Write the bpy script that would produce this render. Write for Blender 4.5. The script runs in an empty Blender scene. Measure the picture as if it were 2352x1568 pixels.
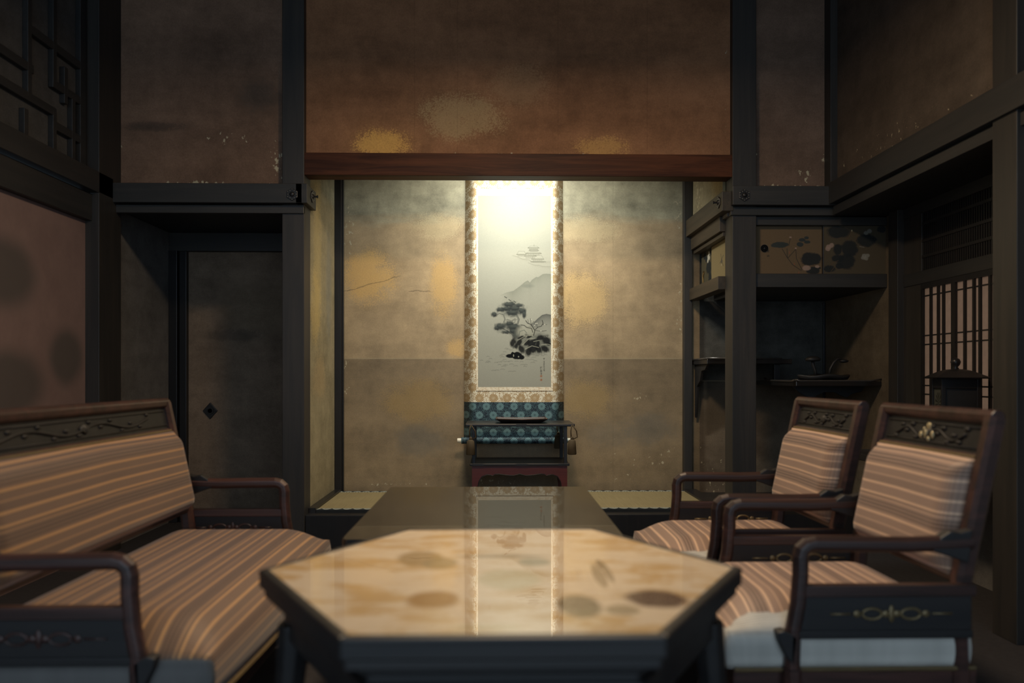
import bpy, bmesh, math, random
import numpy as np
from mathutils import Vector, Matrix
random.seed(7); np.random.seed(7)
S = bpy.context.scene
C = S.collection
PI = math.pi

# ------------------------------------------------------------------ camera, light, exposure
F, HC, YAW = 1829.0, 1.06, 0.0197            # focal length in pixels of a 2352-wide frame, eye height, turn to the right
cd = bpy.data.cameras.new('camera'); cam = bpy.data.objects.new('camera', cd); C.objects.link(cam)
cam.location = (0, 0, HC); cam.rotation_euler = (PI/2, 0, -YAW)
cd.sensor_width = 36; cd.lens = 28; cd.shift_y = 78/2352; cd.clip_start = 0.05
cd.dof.use_dof = True; cd.dof.focus_distance = 5.4; cd.dof.aperture_fstop = 1.9
S.camera = cam
S.view_settings.view_transform = 'Standard'; S.view_settings.look = 'None'
S.view_settings.gamma = 1; S.view_settings.use_curve_mapping = False
S.view_settings.exposure = 0.0
S.cycles.use_denoising = True
S.cycles.max_bounces = 8; S.cycles.diffuse_bounces = 4; S.cycles.glossy_bounces = 4
S.cycles.sample_clamp_indirect = 6

w = bpy.data.worlds.new('dusk'); S.world = w; w.use_nodes = True
bg = w.node_tree.nodes['Background']; bg.inputs[0].default_value = (0.74, 0.95, 1.16, 1); bg.inputs[1].default_value = 1.25

def lamp(name, kind, loc, target, power, color, **kw):
    l = bpy.data.lights.new(name, kind); o = bpy.data.objects.new(name, l); C.objects.link(o)
    o.location = loc
    o.rotation_euler = (Vector(target)-Vector(loc)).to_track_quat('-Z', 'Y').to_euler()
    l.energy = power; l.color = color
    for k, v in kw.items(): setattr(l, k, v)
    return o
# picture lamp hidden behind the alcove lintel
lamp('alcove_lamp', 'AREA', (0.15, 5.10, 2.64), (0.15, 5.85, 1.25), 24, (1.0, 0.98, 0.86), shape='RECTANGLE', size=0.34, size_y=0.05, spread=math.radians(150))
lamp('alcove_fill', 'AREA', (0.15, 5.30, 2.92), (0.15, 5.40, 0.0), 0.3, (1.0, 0.93, 0.74), shape='RECTANGLE', size=1.6, size_y=0.3)  # added fill light to lift the lower wall and mat, no fixture
# ceiling lamp over the tables
lamp('ceiling_lamp', 'AREA', (0.15, 2.95, 3.02), (0.15, 2.95, 0), 54, (1.0, 0.75, 0.49), shape='DISK', size=0.4)
lamp('table_fill_spot', 'SPOT', (0.20, 2.15, 3.20), (0.08, 1.62, 0), 80, (1.0, 0.82, 0.62), spot_size=math.radians(72), spot_blend=1.0, shadow_soft_size=0.15)  # extra unseen spot, added to concentrate light on the hexagonal table

# ------------------------------------------------------------------ helpers
def ray(px, py):
    u = (px-1176)/F; v = (862-py)/F
    return Vector((math.sin(YAW)+u*math.cos(YAW), math.cos(YAW)-u*math.sin(YAW), v))
def pY(px, py, y):                            # photo measurement to metres on the plane Y = y
    d = ray(px, py); t = y/d.y; return d.x*t, HC+d.z*t
def pX(px, py, x):
    d = ray(px, py); t = x/d.x; return d.y*t, HC+d.z*t
def pZ(px, py, z):
    d = ray(px, py); t = (z-HC)/d.z; return d.x*t, d.y*t

def box(bm, x0, x1, y0, y1, z0, z1):
    v = [bm.verts.new((x, y, z)) for z in (z0, z1) for x, y in ((x0, y0), (x1, y0), (x1, y1), (x0, y1))]
    for f in ((0, 3, 2, 1), (4, 5, 6, 7), (0, 1, 5, 4), (1, 2, 6, 5), (2, 3, 7, 6), (3, 0, 4, 7)):
        bm.faces.new([v[i] for i in f])
def prism(bm, pts, axis, a, b):               # polygon (2D) extruded along axis from a to b
    def m(p, t):
        return {'x': (t, p[0], p[1]), 'y': (p[0], t, p[1]), 'z': (p[0], p[1], t)}[axis]
    lo = [bm.verts.new(m(p, a)) for p in pts]; hi = [bm.verts.new(m(p, b)) for p in pts]
    n = len(pts)
    bm.faces.new(lo[::-1]); bm.faces.new(hi)
    for i in range(n): bm.faces.new((lo[i], lo[(i+1) % n], hi[(i+1) % n], hi[i]))
def frames(path, up):
    out = []
    for i, p in enumerate(path):
        a = path[max(i-1, 0)]; b = path[min(i+1, len(path)-1)]
        t = (b-a).normalized(); s = t.cross(up)
        if s.length < 1e-4: s = t.cross(Vector((1, 0, 0)))
        s.normalize(); n = s.cross(t).normalized(); out.append((p, s, n))
    return out
def sweep(bm, path, prof, up=(0, 1, 0), scale=None):     # profile = list of (side, normal) offsets
    path = [Vector(p) for p in path]; rings = []
    for i, (p, s, n) in enumerate(frames(path, Vector(up))):
        k = scale[i] if scale else 1
        rings.append([bm.verts.new(p+s*a*k+n*b*k) for a, b in prof])
    m = len(prof)
    for r, q in zip(rings, rings[1:]):
        for i in range(m): bm.faces.new((r[i], r[(i+1) % m], q[(i+1) % m], q[i]))
    bm.faces.new(rings[0][::-1]); bm.faces.new(rings[-1])
def rect(w_, h_, c=0.25):                      # chamfered rectangle profile
    a, b = w_/2, h_/2; k = min(w_, h_)*c
    return [(-a+k, -b), (a-k, -b), (a, -b+k), (a, b-k), (a-k, b), (-a+k, b), (-a, b-k), (-a, -b+k)]
def circ(r, n=12): return [(r*math.cos(2*PI*i/n), r*math.sin(2*PI*i/n)) for i in range(n)]
def lathe(bm, prof, at=(0, 0, 0), n=24, axis='z', sq=None):
    at = Vector(at); rings = []
    for r, h in prof:
        ring = []
        for i in range(n):
            a = 2*PI*i/n; c, s = math.cos(a), math.sin(a)
            if sq: k = 1/max(abs(c), abs(s))**sq; c *= k; s *= k
            p = {'z': (r*c, r*s, h), 'x': (h, r*c, r*s), 'y': (r*s, h, r*c)}[axis]
            ring.append(bm.verts.new(at+Vector(p)))
        rings.append(ring)
    for q, p in zip(rings, rings[1:]):
        for i in range(n): bm.faces.new((q[i], q[(i+1) % n], p[(i+1) % n], p[i]))
    bm.faces.new(rings[0][::-1]); bm.faces.new(rings[-1])
def ball(bm, c, r, seg=12):
    m = Matrix.Translation(c) @ Matrix.Diagonal((r[0], r[1], r[2], 1))
    bmesh.ops.create_uvsphere(bm, u_segments=seg, v_segments=max(6, seg//2), radius=1, matrix=m)
def NB(): return bmesh.new()
def obj(name, bm, mat, parent=None, bevel=0, smooth=False, sub=0, kind=None, label=None, cat=None, group=None):
    bmesh.ops.recalc_face_normals(bm, faces=bm.faces)
    me = bpy.data.meshes.new(name); bm.to_mesh(me); bm.free()
    o = bpy.data.objects.new(name, me); C.objects.link(o)
    me.materials.append(mat)
    if smooth: me.polygons.foreach_set('use_smooth', [True]*len(me.polygons))
    if bevel:
        b = o.modifiers.new('bevel', 'BEVEL'); b.width = bevel; b.segments = 2; b.limit_method = 'ANGLE'; b.angle_limit = 0.6
    if sub:
        b = o.modifiers.new('sub', 'SUBSURF'); b.levels = sub; b.render_levels = sub
    if parent: o.parent = parent
    tag(o, label, cat, group, kind)
    return o
def tag(o, label=None, cat=None, group=None, kind=None):
    if label: o['label'] = label
    if cat: o['category'] = cat
    if group: o['group'] = group
    if kind: o['kind'] = kind
    return o
def thing(name, label, cat, loc=(0, 0, 0), rz=0, group=None):
    o = bpy.data.objects.new(name, None); C.objects.link(o); o.location = loc; o.rotation_euler = (0, 0, rz)
    return tag(o, label, cat, group)
def dup(root, loc, rz, label, group=None):
    r = root.copy(); C.objects.link(r); r.location = loc; r.rotation_euler = (0, 0, rz); r['label'] = label
    if group: r['group'] = group
    for ch in list(root.children):
        c = ch.copy(); C.objects.link(c); c.parent = r
        for g in ch.children:
            d = g.copy(); C.objects.link(d); d.parent = c
    return r
def struct(name, bm, mat, parent=None, bevel=0, **k):
    return obj(name, bm, mat, parent, bevel, kind=None if parent else 'structure', **k)
def bx(*b):
    bm = NB(); box(bm, *b); return bm
TR = [0]
def trim(bm, mat, bevel=0.003, label=None):
    TR[0] += 1
    return struct('trim_%d' % TR[0], bm, mat, bevel=bevel, label=label)

# ------------------------------------------------------------------ node expressions
class X:
    def __init__(s, m, k): s.m = m; s.k = k
    def __add__(s, o): return s.m.ma('ADD', s, o)
    __radd__ = __add__
    def __mul__(s, o): return s.m.ma('MULTIPLY', s, o)
    __rmul__ = __mul__
    def __sub__(s, o): return s.m.ma('SUBTRACT', s, o)
    def __rsub__(s, o): return s.m.ma('SUBTRACT', o, s)
    def __truediv__(s, o): return s.m.ma('DIVIDE', s, o)
    def __pow__(s, o): return s.m.ma('POWER', s, o)
class Mat:
    def __init__(s, name, rough=0.6, spec=0.5, **k):
        s.mat = bpy.data.materials.new(name); s.mat.use_nodes = True; s.t = s.mat.node_tree; s.n = s.t.nodes
        s.b = s.n['Principled BSDF']; s.b.inputs['Roughness'].default_value = rough; s.b.inputs['Specular IOR Level'].default_value = spec
        for q, v in k.items(): s.b.inputs[q.replace('_', ' ')].default_value = v
        s._pos = None
    def new(s, t, **k):
        n = s.n.new(t)
        for q, v in k.items(): setattr(n, q, v)
        return n
    def put(s, sock, v):
        if isinstance(v, X): s.t.links.new(v.k, sock)
        elif isinstance(v, (tuple, list)) and len(v) == 3 and sock.type == 'RGBA': sock.default_value = (*v, 1)
        else: sock.default_value = v
    def ma(s, op, a, b=0.0, c=None, clamp=False):
        n = s.new('ShaderNodeMath', operation=op, use_clamp=clamp); s.put(n.inputs[0], a); s.put(n.inputs[1], b)
        if c is not None: s.put(n.inputs[2], c)
        return X(s, n.outputs[0])
    def pos(s):
        if not s._pos:
            tc = s.new('ShaderNodeTexCoord'); sp = s.new('ShaderNodeSeparateXYZ'); s.t.links.new(tc.outputs['Object'], sp.inputs[0])
            s._pos = [X(s, o) for o in sp.outputs]; s.vec = X(s, tc.outputs['Object'])
        return s._pos
    def xyz(s, x, y, z):
        n = s.new('ShaderNodeCombineXYZ')
        for i, v in enumerate((x, y, z)): s.put(n.inputs[i], v)
        return X(s, n.outputs[0])
    def noise(s, vec, scale, detail=4, rough=0.55, dist=0.0):
        n = s.new('ShaderNodeTexNoise'); s.put(n.inputs['Vector'], vec); n.inputs['Scale'].default_value = scale
        n.inputs['Detail'].default_value = detail; n.inputs['Roughness'].default_value = rough; n.inputs['Distortion'].default_value = dist
        return X(s, n.outputs[0])
    def attr(s, name, col=False):
        n = s.new('ShaderNodeAttribute', attribute_name=name); return X(s, n.outputs[0 if col else 2])
    def ss(s, v, a, b):                       # smooth step
        n = s.new('ShaderNodeMapRange', interpolation_type='SMOOTHSTEP'); s.put(n.inputs[0], v)
        n.inputs[1].default_value = a; n.inputs[2].default_value = b
        return X(s, n.outputs[0])
    def mix(s, f, a, b, blend='MIX'):
        n = s.new('ShaderNodeMix', data_type='RGBA', blend_type=blend); s.put(n.inputs[0], f); s.put(n.inputs[6], a); s.put(n.inputs[7], b)
        return X(s, n.outputs[2])
    def scale(s, col, f): return s.mix(1.0, col, s.xyz(f, f, f), 'MULTIPLY')
    def gauss(s, u, v, cu, cv, ru, rv):
        a = (u-cu)/ru; b = (v-cv)/rv
        return s.ma('POWER', 2.718, (a*a+b*b)*-1.0)
    def done(s, col, bump=None, bs=0.2, bd=0.002, rough=None):
        s.put(s.b.inputs['Base Color'], col)
        if rough is not None: s.put(s.b.inputs['Roughness'], rough)
        if bump is not None:
            n = s.new('ShaderNodeBump'); n.inputs['Strength'].default_value = bs; n.inputs['Distance'].default_value = bd
            s.put(n.inputs['Height'], bump); s.t.links.new(n.outputs[0], s.b.inputs['Normal'])
        return s.mat

def wood(name, c0, c1, grain='z', rough=0.5, spec=0.4, sc=1.0, coat=0.0):
    m = Mat(name, rough, spec); x, y, z = m.pos()
    st = {'x': (0.06, 1, 1), 'y': (1, 0.06, 1), 'z': (1, 1, 0.06)}[grain]
    v = m.xyz(x*st[0], y*st[1], z*st[2])
    a = m.noise(v, 26*sc, 6, 0.65, 0.6); b = m.noise(v, 5*sc, 3)
    g = m.ss(a*0.6+b*0.4, 0.35, 0.68)
    if coat: m.b.inputs['Coat Weight'].default_value = coat; m.b.inputs['Coat Roughness'].default_value = 0.15
    return m.done(m.mix(g, c0, c1), a, 0.15, 0.001)
W_POST = wood('dark_post_wood', (0.023, 0.022, 0.021), (0.042, 0.036, 0.031), 'z')
W_BEAM = wood('dark_beam_wood', (0.025, 0.025, 0.024), (0.042, 0.038, 0.034), 'x')
W_SIDE = wood('dark_side_beam_wood', (0.020, 0.021, 0.022), (0.034, 0.032, 0.031), 'y')
W_LINT = wood('red_brown_lintel_wood', (0.030, 0.011, 0.006), (0.110, 0.038, 0.016), 'x', 0.55, 0.15)
W_RAIL = wood('brown_rail_wood', (0.035, 0.028, 0.019), (0.070, 0.052, 0.033), 'y')
W_BLACK = wood('black_lacquer', (0.012, 0.012, 0.013), (0.020, 0.018, 0.018), 'z', 0.35)
W_CHAIR = wood('rosewood', (0.026, 0.015, 0.013), (0.080, 0.036, 0.029), 'x', 0.36, 0.5, 1.5)
W_CARVE = wood('dark_carved_wood', (0.012, 0.012, 0.013), (0.022, 0.020, 0.020), 'x', 0.5)
W_RED = wood('red_lacquer', (0.085, 0.022, 0.020), (0.12, 0.030, 0.026), 'x', 0.3)
W_TABLE = wood('black_table_wood', (0.010, 0.010, 0.011), (0.022, 0.020, 0.019), 'x', 0.42)

def plain(name, col, rough=0.6, spec=0.4, **k):
    m = Mat(name, rough, spec, **k); m.pos()
    n = m.noise(m.vec, 40, 3)
    return m.done(m.scale(tuple(col), 0.75+n*0.5))
BRASS = plain('aged_brass', (0.30, 0.20, 0.08), 0.35, 0.5, Metallic=0.9)
IRON = plain('dark_metal', (0.035, 0.034, 0.034), 0.4, 0.5, Metallic=0.6)
STUD = plain('pale_stud', (0.55, 0.52, 0.42), 0.3, 0.5, Metallic=0.7)
IVORY = plain('ivory', (0.80, 0.75, 0.62), 0.4)
GIMP = plain('gold_gimp', (0.11, 0.075, 0.032), 0.6)
CORD = plain('bronze_silk_cord', (0.065, 0.045, 0.022), 0.8)

# papered wall: brown paper with clouds of gold dust, seams and flaked edges
def paper(name, uax, base, top=None, ztop=None, blobs=(), seams=(), vseams=(), flakes=(), sheen=False, cracks=(), lower=None):
    m = Mat(name, 0.52 if sheen else 0.75, 0.4 if sheen else 0.12); P = m.pos(); u = P['xyz'.index(uax)]; z = P[2]
    big = m.noise(m.vec, 1.6, 4, 0.6); hs = m.noise(m.xyz(u*0.35, 0.0, z*1.7), 2.6, 6, 0.62)
    vs_ = m.noise(m.xyz(u*1.6, 0.0, z*0.5), 3.0, 4, 0.6)
    f1 = m.noise(m.vec, 120, 2, 0.6); f2 = m.noise(m.vec, 300, 2, 0.6); fine = f1*0.55+f2*0.45
    mott = m.noise(m.vec, 9, 7, 0.72)
    col = m.scale(tuple(base), m.ma('MAXIMUM', (big-0.5)*0.9+(hs-0.5)*1.0+(vs_-0.5)*0.35+(mott-0.5)*0.9+0.98, 0.3))
    if top is not None:
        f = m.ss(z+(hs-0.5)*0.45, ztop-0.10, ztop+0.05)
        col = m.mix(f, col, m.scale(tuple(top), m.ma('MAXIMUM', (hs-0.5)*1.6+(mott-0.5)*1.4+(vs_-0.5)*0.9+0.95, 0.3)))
    n1 = m.noise(m.vec, 5.5, 6, 0.75)
    for (cu, cv, ru, rv, c, s) in blobs:
        g = m.gauss(u, z, cu, cv, ru*1.15, rv*1.15)*(n1*2.1-0.05)
        speck = m.ss(fine+(g-0.5)*0.50, 0.45, 0.60)
        col = m.mix(m.ma('MULTIPLY', (g*0.22+speck*m.ss(g, 0.04, 0.45)*0.70), s, clamp=True), col, tuple(c))
    col = m.scale(col, 0.55+fine*0.90)
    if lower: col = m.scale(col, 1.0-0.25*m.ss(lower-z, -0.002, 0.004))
    for zs in seams:
        d = m.ma('ABSOLUTE', z+(mott-0.5)*0.006-zs)
        col = m.mix((1.0-m.ss(d, 0.0, 0.007))*0.55, col, (0.36, 0.30, 0.19))
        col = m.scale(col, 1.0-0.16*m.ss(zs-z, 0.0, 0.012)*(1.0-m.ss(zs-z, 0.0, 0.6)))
    for us in vseams:
        d = m.ma('ABSOLUTE', u-us); col = m.scale(col, 1.0-0.12*(1.0-m.ss(d, 0.0, 0.006)))
    fl = m.noise(m.xyz(P[0]*1.0, P[1]*1.0, z*0.75), 34, 4, 0.6)
    for (cu, cv, ru, rv, s) in flakes:
        g = m.gauss(u, z, cu, cv, ru, rv)
        k = m.ss(fl+g*0.16*s, 0.70, 0.735)*m.ss(g, 0.08, 0.4)
        col = m.mix(k, col, (0.46, 0.40, 0.27))
    for (ua, za, ub, zb2) in cracks:
        d = m.ma('ABSOLUTE', z-(za+(zb2-za)/(ub-ua)*(u-ua))+(mott-0.5)*0.05)
        col = m.mix((1.0-m.ss(d, 0.0, 0.005))*m.ss(u, ua-0.01, ua)*(1.0-m.ss(u, ub-0.06, ub))*0.7, col, (0.09, 0.065, 0.035))
    sp = m.ss(m.noise(m.vec, 60, 2), 0.80, 0.83)
    col = m.mix(sp*0.8, col, (0.35, 0.25, 0.12))
    return m.done(col, mott, 0.1, 0.002)

GOLD = (0.52, 0.33, 0.12); PALE = (0.50, 0.41, 0.24); GREY = (0.17, 0.17, 0.15)
def B(px, py, rx, ry, c, s, Y): a = pY(px, py, Y); k = Y/F; return (a[0], a[1], rx*k, ry*k, c, s)
def Fk(px, py, rx, ry, s, Y): a = pY(px, py, Y); k = Y/F; return (a[0], a[1], rx*k, ry*k, s)
YB, YF = 5.85, 4.88
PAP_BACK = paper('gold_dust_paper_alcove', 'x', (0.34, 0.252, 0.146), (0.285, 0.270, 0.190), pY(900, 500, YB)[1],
    [B(848, 635, 62, 58, GOLD, 1.0, YB), B(1020, 655, 34, 70, GOLD, 0.85, YB), B(1052, 800, 26, 24, GOLD, 0.8, YB), B(960, 920, 82, 48, (0.48,0.32,0.12), 0.7, YB),
     B(1335, 690, 62, 62, (0.58,0.40,0.17), 0.7, YB), B(1352, 915, 62, 46, (0.50,0.34,0.13), 0.65, YB), B(965, 1012, 60, 36, GREY, 0.5, YB), B(1490, 985, 60, 40, GREY, 0.5, YB),
     B(1340, 530, 80, 30, PALE, 0.5, YB), B(1010, 520, 60, 30, PALE, 0.5, YB), B(1400, 1000, 60, 30, GREY, 0.4, YB)],
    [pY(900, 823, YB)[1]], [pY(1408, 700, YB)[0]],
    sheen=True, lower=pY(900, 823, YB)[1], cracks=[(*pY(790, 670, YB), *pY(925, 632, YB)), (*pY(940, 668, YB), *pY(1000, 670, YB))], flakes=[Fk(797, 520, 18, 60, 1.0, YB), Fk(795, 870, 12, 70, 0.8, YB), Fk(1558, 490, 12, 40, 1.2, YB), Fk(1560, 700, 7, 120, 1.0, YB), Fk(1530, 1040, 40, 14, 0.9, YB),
     Fk(900, 1112, 140, 6, 0.8, YB), Fk(1470, 910, 14, 16, 1.0, YB), Fk(1392, 590, 4, 45, 0.8, YB), Fk(1480, 1060, 120, 60, 0.45, YB), Fk(1150, 1108, 90, 10, 0.9, YB)])
PAP_SIDE = paper('gold_dust_paper_side', 'y', (0.27, 0.225, 0.135), (0.25, 0.24, 0.17), 2.3,
    [(5.25, 1.9, 0.12, 0.5, (0.44,0.33,0.14), 0.5), (5.2, 1.5, 0.15, 0.25, (0.48,0.34,0.13), 0.6), (5.6, 1.7, 0.1, 0.4, GREY, 0.6), (5.3, 1.05, 0.2, 0.15, (0.44,0.3,0.14), 0.4)],
    (), (), [(5.78, 0.32, 0.03, 0.1, 1.0), (5.7, 2.2, 0.05, 0.2, 0.7)])
PAP_SIDER = paper('gold_dust_paper_side_right', 'y', (0.26, 0.23, 0.15), None, 0, [(5.1, 2.3, 0.2, 0.1, (0.3, 0.2, 0.07), 0.5)], (), (), [(5.65, 2.3, 0.12, 0.35, 1.0), (5.3, 2.3, 0.06, 0.2, 0.7)])
PAP_FRONT = paper('gold_dust_paper_front', 'x', (0.250, 0.124, 0.064), None, 0,
    [B(875, 322, 62, 34, (0.66,0.38,0.11), 1.0, YF), B(1060, 262, 92, 52, (0.40, 0.29, 0.15), 0.75, YF), B(1385, 332, 62, 26, (0.50,0.29,0.10), 0.8, YF), B(1195, 190, 70, 50, (0.34,0.22,0.12), 0.4, YF)],
    (), [pY(950, 0, YF)[0], pY(1050, 0, YF)[0], pY(1490, 0, YF)[0], pY(1283, 0, YF)[0]], [Fk(1190, 350, 480, 4, 0.7, YF), Fk(1672, 200, 3, 150, 0.5, YF)])
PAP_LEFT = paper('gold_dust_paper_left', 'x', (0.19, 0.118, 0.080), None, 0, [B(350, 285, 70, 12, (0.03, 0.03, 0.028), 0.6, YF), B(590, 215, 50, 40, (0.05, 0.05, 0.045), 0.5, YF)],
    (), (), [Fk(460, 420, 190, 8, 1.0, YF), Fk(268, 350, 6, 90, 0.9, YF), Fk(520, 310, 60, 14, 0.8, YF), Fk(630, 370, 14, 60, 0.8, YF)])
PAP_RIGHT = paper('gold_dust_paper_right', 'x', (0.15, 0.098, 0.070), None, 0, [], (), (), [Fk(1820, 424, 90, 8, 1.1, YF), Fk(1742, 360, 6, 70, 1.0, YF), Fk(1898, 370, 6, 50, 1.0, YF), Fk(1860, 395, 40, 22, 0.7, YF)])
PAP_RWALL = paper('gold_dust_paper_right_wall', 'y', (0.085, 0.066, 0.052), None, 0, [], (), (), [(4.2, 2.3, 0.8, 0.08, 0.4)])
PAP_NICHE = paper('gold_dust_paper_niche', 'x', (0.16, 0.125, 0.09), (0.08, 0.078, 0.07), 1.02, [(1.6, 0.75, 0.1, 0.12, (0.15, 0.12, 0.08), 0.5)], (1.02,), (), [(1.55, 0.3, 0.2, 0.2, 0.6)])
PAP_NSIDE = paper('gold_dust_paper_niche_side', 'y', (0.13, 0.105, 0.075))
PAP_DARK = paper('dark_brown_paper', 'y', (0.15, 0.145, 0.14))
PAP_DOOR = paper('brown_door_paper', 'x', (0.19, 0.14, 0.10), None, 0, [(-1.75, 1.55, 0.28, 0.22, (0.10, 0.08, 0.05), 0.4), (-1.9, 1.35, 0.25, 0.05, (0.03, 0.03, 0.03), 0.5)])
m = Mat('mauve_screen_paper', 0.8, 0.1); x, y, z = m.pos()
_n = m.noise(m.vec, 6, 5, 0.65); c = m.scale((0.225, 0.155, 0.142), 0.75+0.5*_n)
for cy, cz, ry, rz in ((3.90, 1.56, 0.30, 0.20), (3.95, 1.02, 0.34, 0.19), (4.46, 1.16, 0.20, 0.18)):
    c = m.mix(m.ss(m.gauss(y, z, cy, cz, ry, rz)+(_n-0.5)*0.35, 0.25, 0.75)*0.85, c, (0.095, 0.085, 0.08))
PAP_SCREEN = m.done(c)
PAP_TRANSOM = paper('grey_transom_paper', 'y', (0.085, 0.082, 0.08))
CEIL = plain('ceiling_boards', (0.15, 0.13, 0.115), 0.7, 0.2)
FLOOR = plain('dark_carpet', (0.042, 0.040, 0.043), 0.95, 0.05)

# ------------------------------------------------------------------ the setting
XL, XR, ZT = -2.36, 2.09, 3.65
YN = -1.6                                      # the room is open to a veranda behind the camera
struct('floor', bx(XL-0.1, XR+0.5, YN, 5.0, -0.05, 0), FLOOR)
struct('ceiling', bx(XL-0.1, XR+0.5, YN, 5.0, ZT, ZT+0.05), CEIL)
# alcove
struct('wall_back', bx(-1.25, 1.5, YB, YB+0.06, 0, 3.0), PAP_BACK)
struct('wall_alcove_left', bx(-1.23, -1.172, 5.03, YB, 0, 3.0), PAP_SIDE)
struct('wall_alcove_right', bx(1.437, 1.47, 5.03, YB, 2.14, 3.0), PAP_SIDER)
struct('ceiling_alcove', bx(-1.25, 1.5, 4.95, YB+0.06, 3.0, 3.05), CEIL)
struct('wall_front', bx(-1.20, 1.50, 4.93, 4.99, 2.41, ZT), PAP_FRONT)
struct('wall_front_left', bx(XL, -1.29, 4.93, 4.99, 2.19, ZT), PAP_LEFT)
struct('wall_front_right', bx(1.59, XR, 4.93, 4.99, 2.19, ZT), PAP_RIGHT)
trim(bx(-1.305, -1.171, 4.88, 5.04, 0, ZT), W_POST)
trim(bx(1.455, 1.603, 4.88, 5.04, 0, ZT), W_POST)
trim(bx(-1.172, 1.456, 4.885, 5.01, 2.284, 2.421), W_LINT)
b = NB(); box(b, -1.172, -1.122, 5.79, YB, 0.2, 3.0); box(b, -1.122, -1.112, 5.82, YB, 0.2, 3.0); trim(b, W_BLACK)
b = NB(); box(b, 1.372, 1.432, 5.79, YB, 0.2, 3.0); trim(b, W_POST)
trim(bx(-1.172, 1.456, 4.90, 4.985, 0, 0.205), W_BLACK, 0.006)            # front sill of the alcove
trim(bx(-1.172, -1.125, 4.985, 5.79, 0.1, 0.236), W_BLACK)
trim(bx(1.365, 1.46, 5.03, 5.79, 0.1, 0.232), W_BLACK)
struct('floor_alcove', bx(-1.172, 2.45, 4.985, YB, 0.12, 0.198), W_BLACK)
# rails (nageshi) around the room
def nageshi(x0, x1):
    b = NB(); box(b, x0, x1, 4.825, 4.90, 2.100, 2.217); box(b, x0, x1, 4.865, 4.90, 2.045, 2.094); return b
b = nageshi(XL, -1.171); box(b, -1.21, -1.140, 4.825, 5.06, 2.100, 2.217); trim(b, W_BEAM)
b = nageshi(1.44, XR); trim(b, W_BEAM)
b = NB(); box(b, 1.385, 1.455, 4.86, 5.84, 2.070, 2.190); trim(b, W_RAIL)                       # runs into the alcove on the right
b = NB(); box(b, 1.42, 1.47, 5.04, 5.79, 1.975, 2.07); box(b, 1.44, 1.50, 5.04, 5.79, 1.945, 1.972); trim(b, W_RAIL)
b = NB(); box(b, 1.41, 1.49, 5.04, 5.79, 1.607, 1.692); trim(b, W_RAIL)
b = NB(); box(b, XL-0.05, XL+0.06, YN, 4.83, 2.118, 2.240); box(b, XL-0.05, XL+0.02, YN, 4.66, 1.955, 2.11); trim(b, W_SIDE)
b = NB(); box(b, XR-0.06, XR+0.05, YN, 4.83, 2.105, 2.236); box(b, XR-0.03, XR+0.05, YN, 4.83, 2.04, 2.098); trim(b, W_SIDE)
trim(bx(XL-0.05, XL+0.06, 4.66, 4.93, 0, ZT), W_POST)                      # corner posts
trim(bx(2.047, XR+0.05, 4.84, 4.95, 2.2, ZT), W_POST)
trim(bx(2.045, 2.2, 3.09, 3.245, 0, ZT), W_POST)
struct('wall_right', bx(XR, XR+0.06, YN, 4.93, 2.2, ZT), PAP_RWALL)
struct('wall_right_near', bx(XR, XR+0.06, YN, 3.09, 0, 2.2), PAP_DARK)
# left wall: sliding screens below, lattice transom above
d = struct('door_1', bx(XL-0.06, XL-0.02, 2.6, 4.66, 0.0, 1.96), PAP_SCREEN)
struct('wall_left', bx(XL-0.06, XL-0.02, YN, 2.6, 0, 1.96), PAP_DARK)
struct('wall_left_upper', bx(XL-0.06, XL-0.03, YN, 4.93, 2.2, ZT), PAP_TRANSOM)
b = NB()
zt = 2.24
def vb(y, z0, z1, w_=0.035): box(b, XL-0.03, XL+0.0, y-w_/2, y+w_/2, z0, z1)
def hb(y0, y1, z, w_=0.045): box(b, XL-0.028, XL-0.001, y0-w_*0.4, y1+w_*0.4, z-w_/2, z+w_/2)
vb(4.60, zt, ZT, 0.06); vb(3.3, zt, ZT, 0.06)
for y, z0, z1 in ((4.50, zt, 2.62), (4.31, zt, 2.47), (4.08, 2.47, 3.5), (4.31, 2.62, 3.3), (3.80, zt, 2.47), (3.62, 2.62, 3.3), (4.42, 2.55, 2.75), (4.05, zt, 2.40)):
    vb(y, z0, z1)
for y0, y1, z in ((4.08, 4.60, 2.82), (3.3, 4.31, 2.47), (4.31, 4.6, 2.62), (3.3, 3.8, 2.75), (3.62, 4.31, 3.15), (3.3, 4.6, 3.5), (3.62, 4.1, 2.62), (4.31, 4.6, 2.40)):
    hb(y0, y1, z)
trim(b, W_SIDE)
# doorway recess on the left
struct('wall_recess_left', bx(XL-0.06, XL, 4.93, 5.9, 0, 2.2), PAP_DARK)
struct('wall_recess_back', bx(XL-0.06, -1.17, 5.88, 5.93, 0, 3.0), PAP_DARK)
struct('floor_recess', bx(XL, -1.17, 5.0, 5.9, -0.05, 0.0), FLOOR)
struct('ceiling_recess', bx(XL, -1.23, 4.9, 5.9, 2.09, 2.12), W_SIDE)
b = NB(); box(b, XL, -1.23, 5.79, 5.88, 1.958, 2.09); trim(b, W_BEAM)
b = NB(); box(b, XL, -2.30, 5.78, 5.88, 0, 1.96); box(b, -2.29, -2.24, 5.80, 5.88, 0, 1.96); trim(b, W_BLACK)
d = struct('door_2', bx(-2.24, -1.24, 5.845, 5.875, 0.05, 1.96), PAP_DOOR)
px_, pz_ = pY(483, 943, 5.84)
b = NB(); prism(b, [(px_, pz_-0.062), (px_+0.055, pz_), (px_, pz_+0.062), (px_-0.055, pz_)], 'y', 5.836, 5.846); k = obj('door_pull', b, IRON, d, 0.004)
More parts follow.
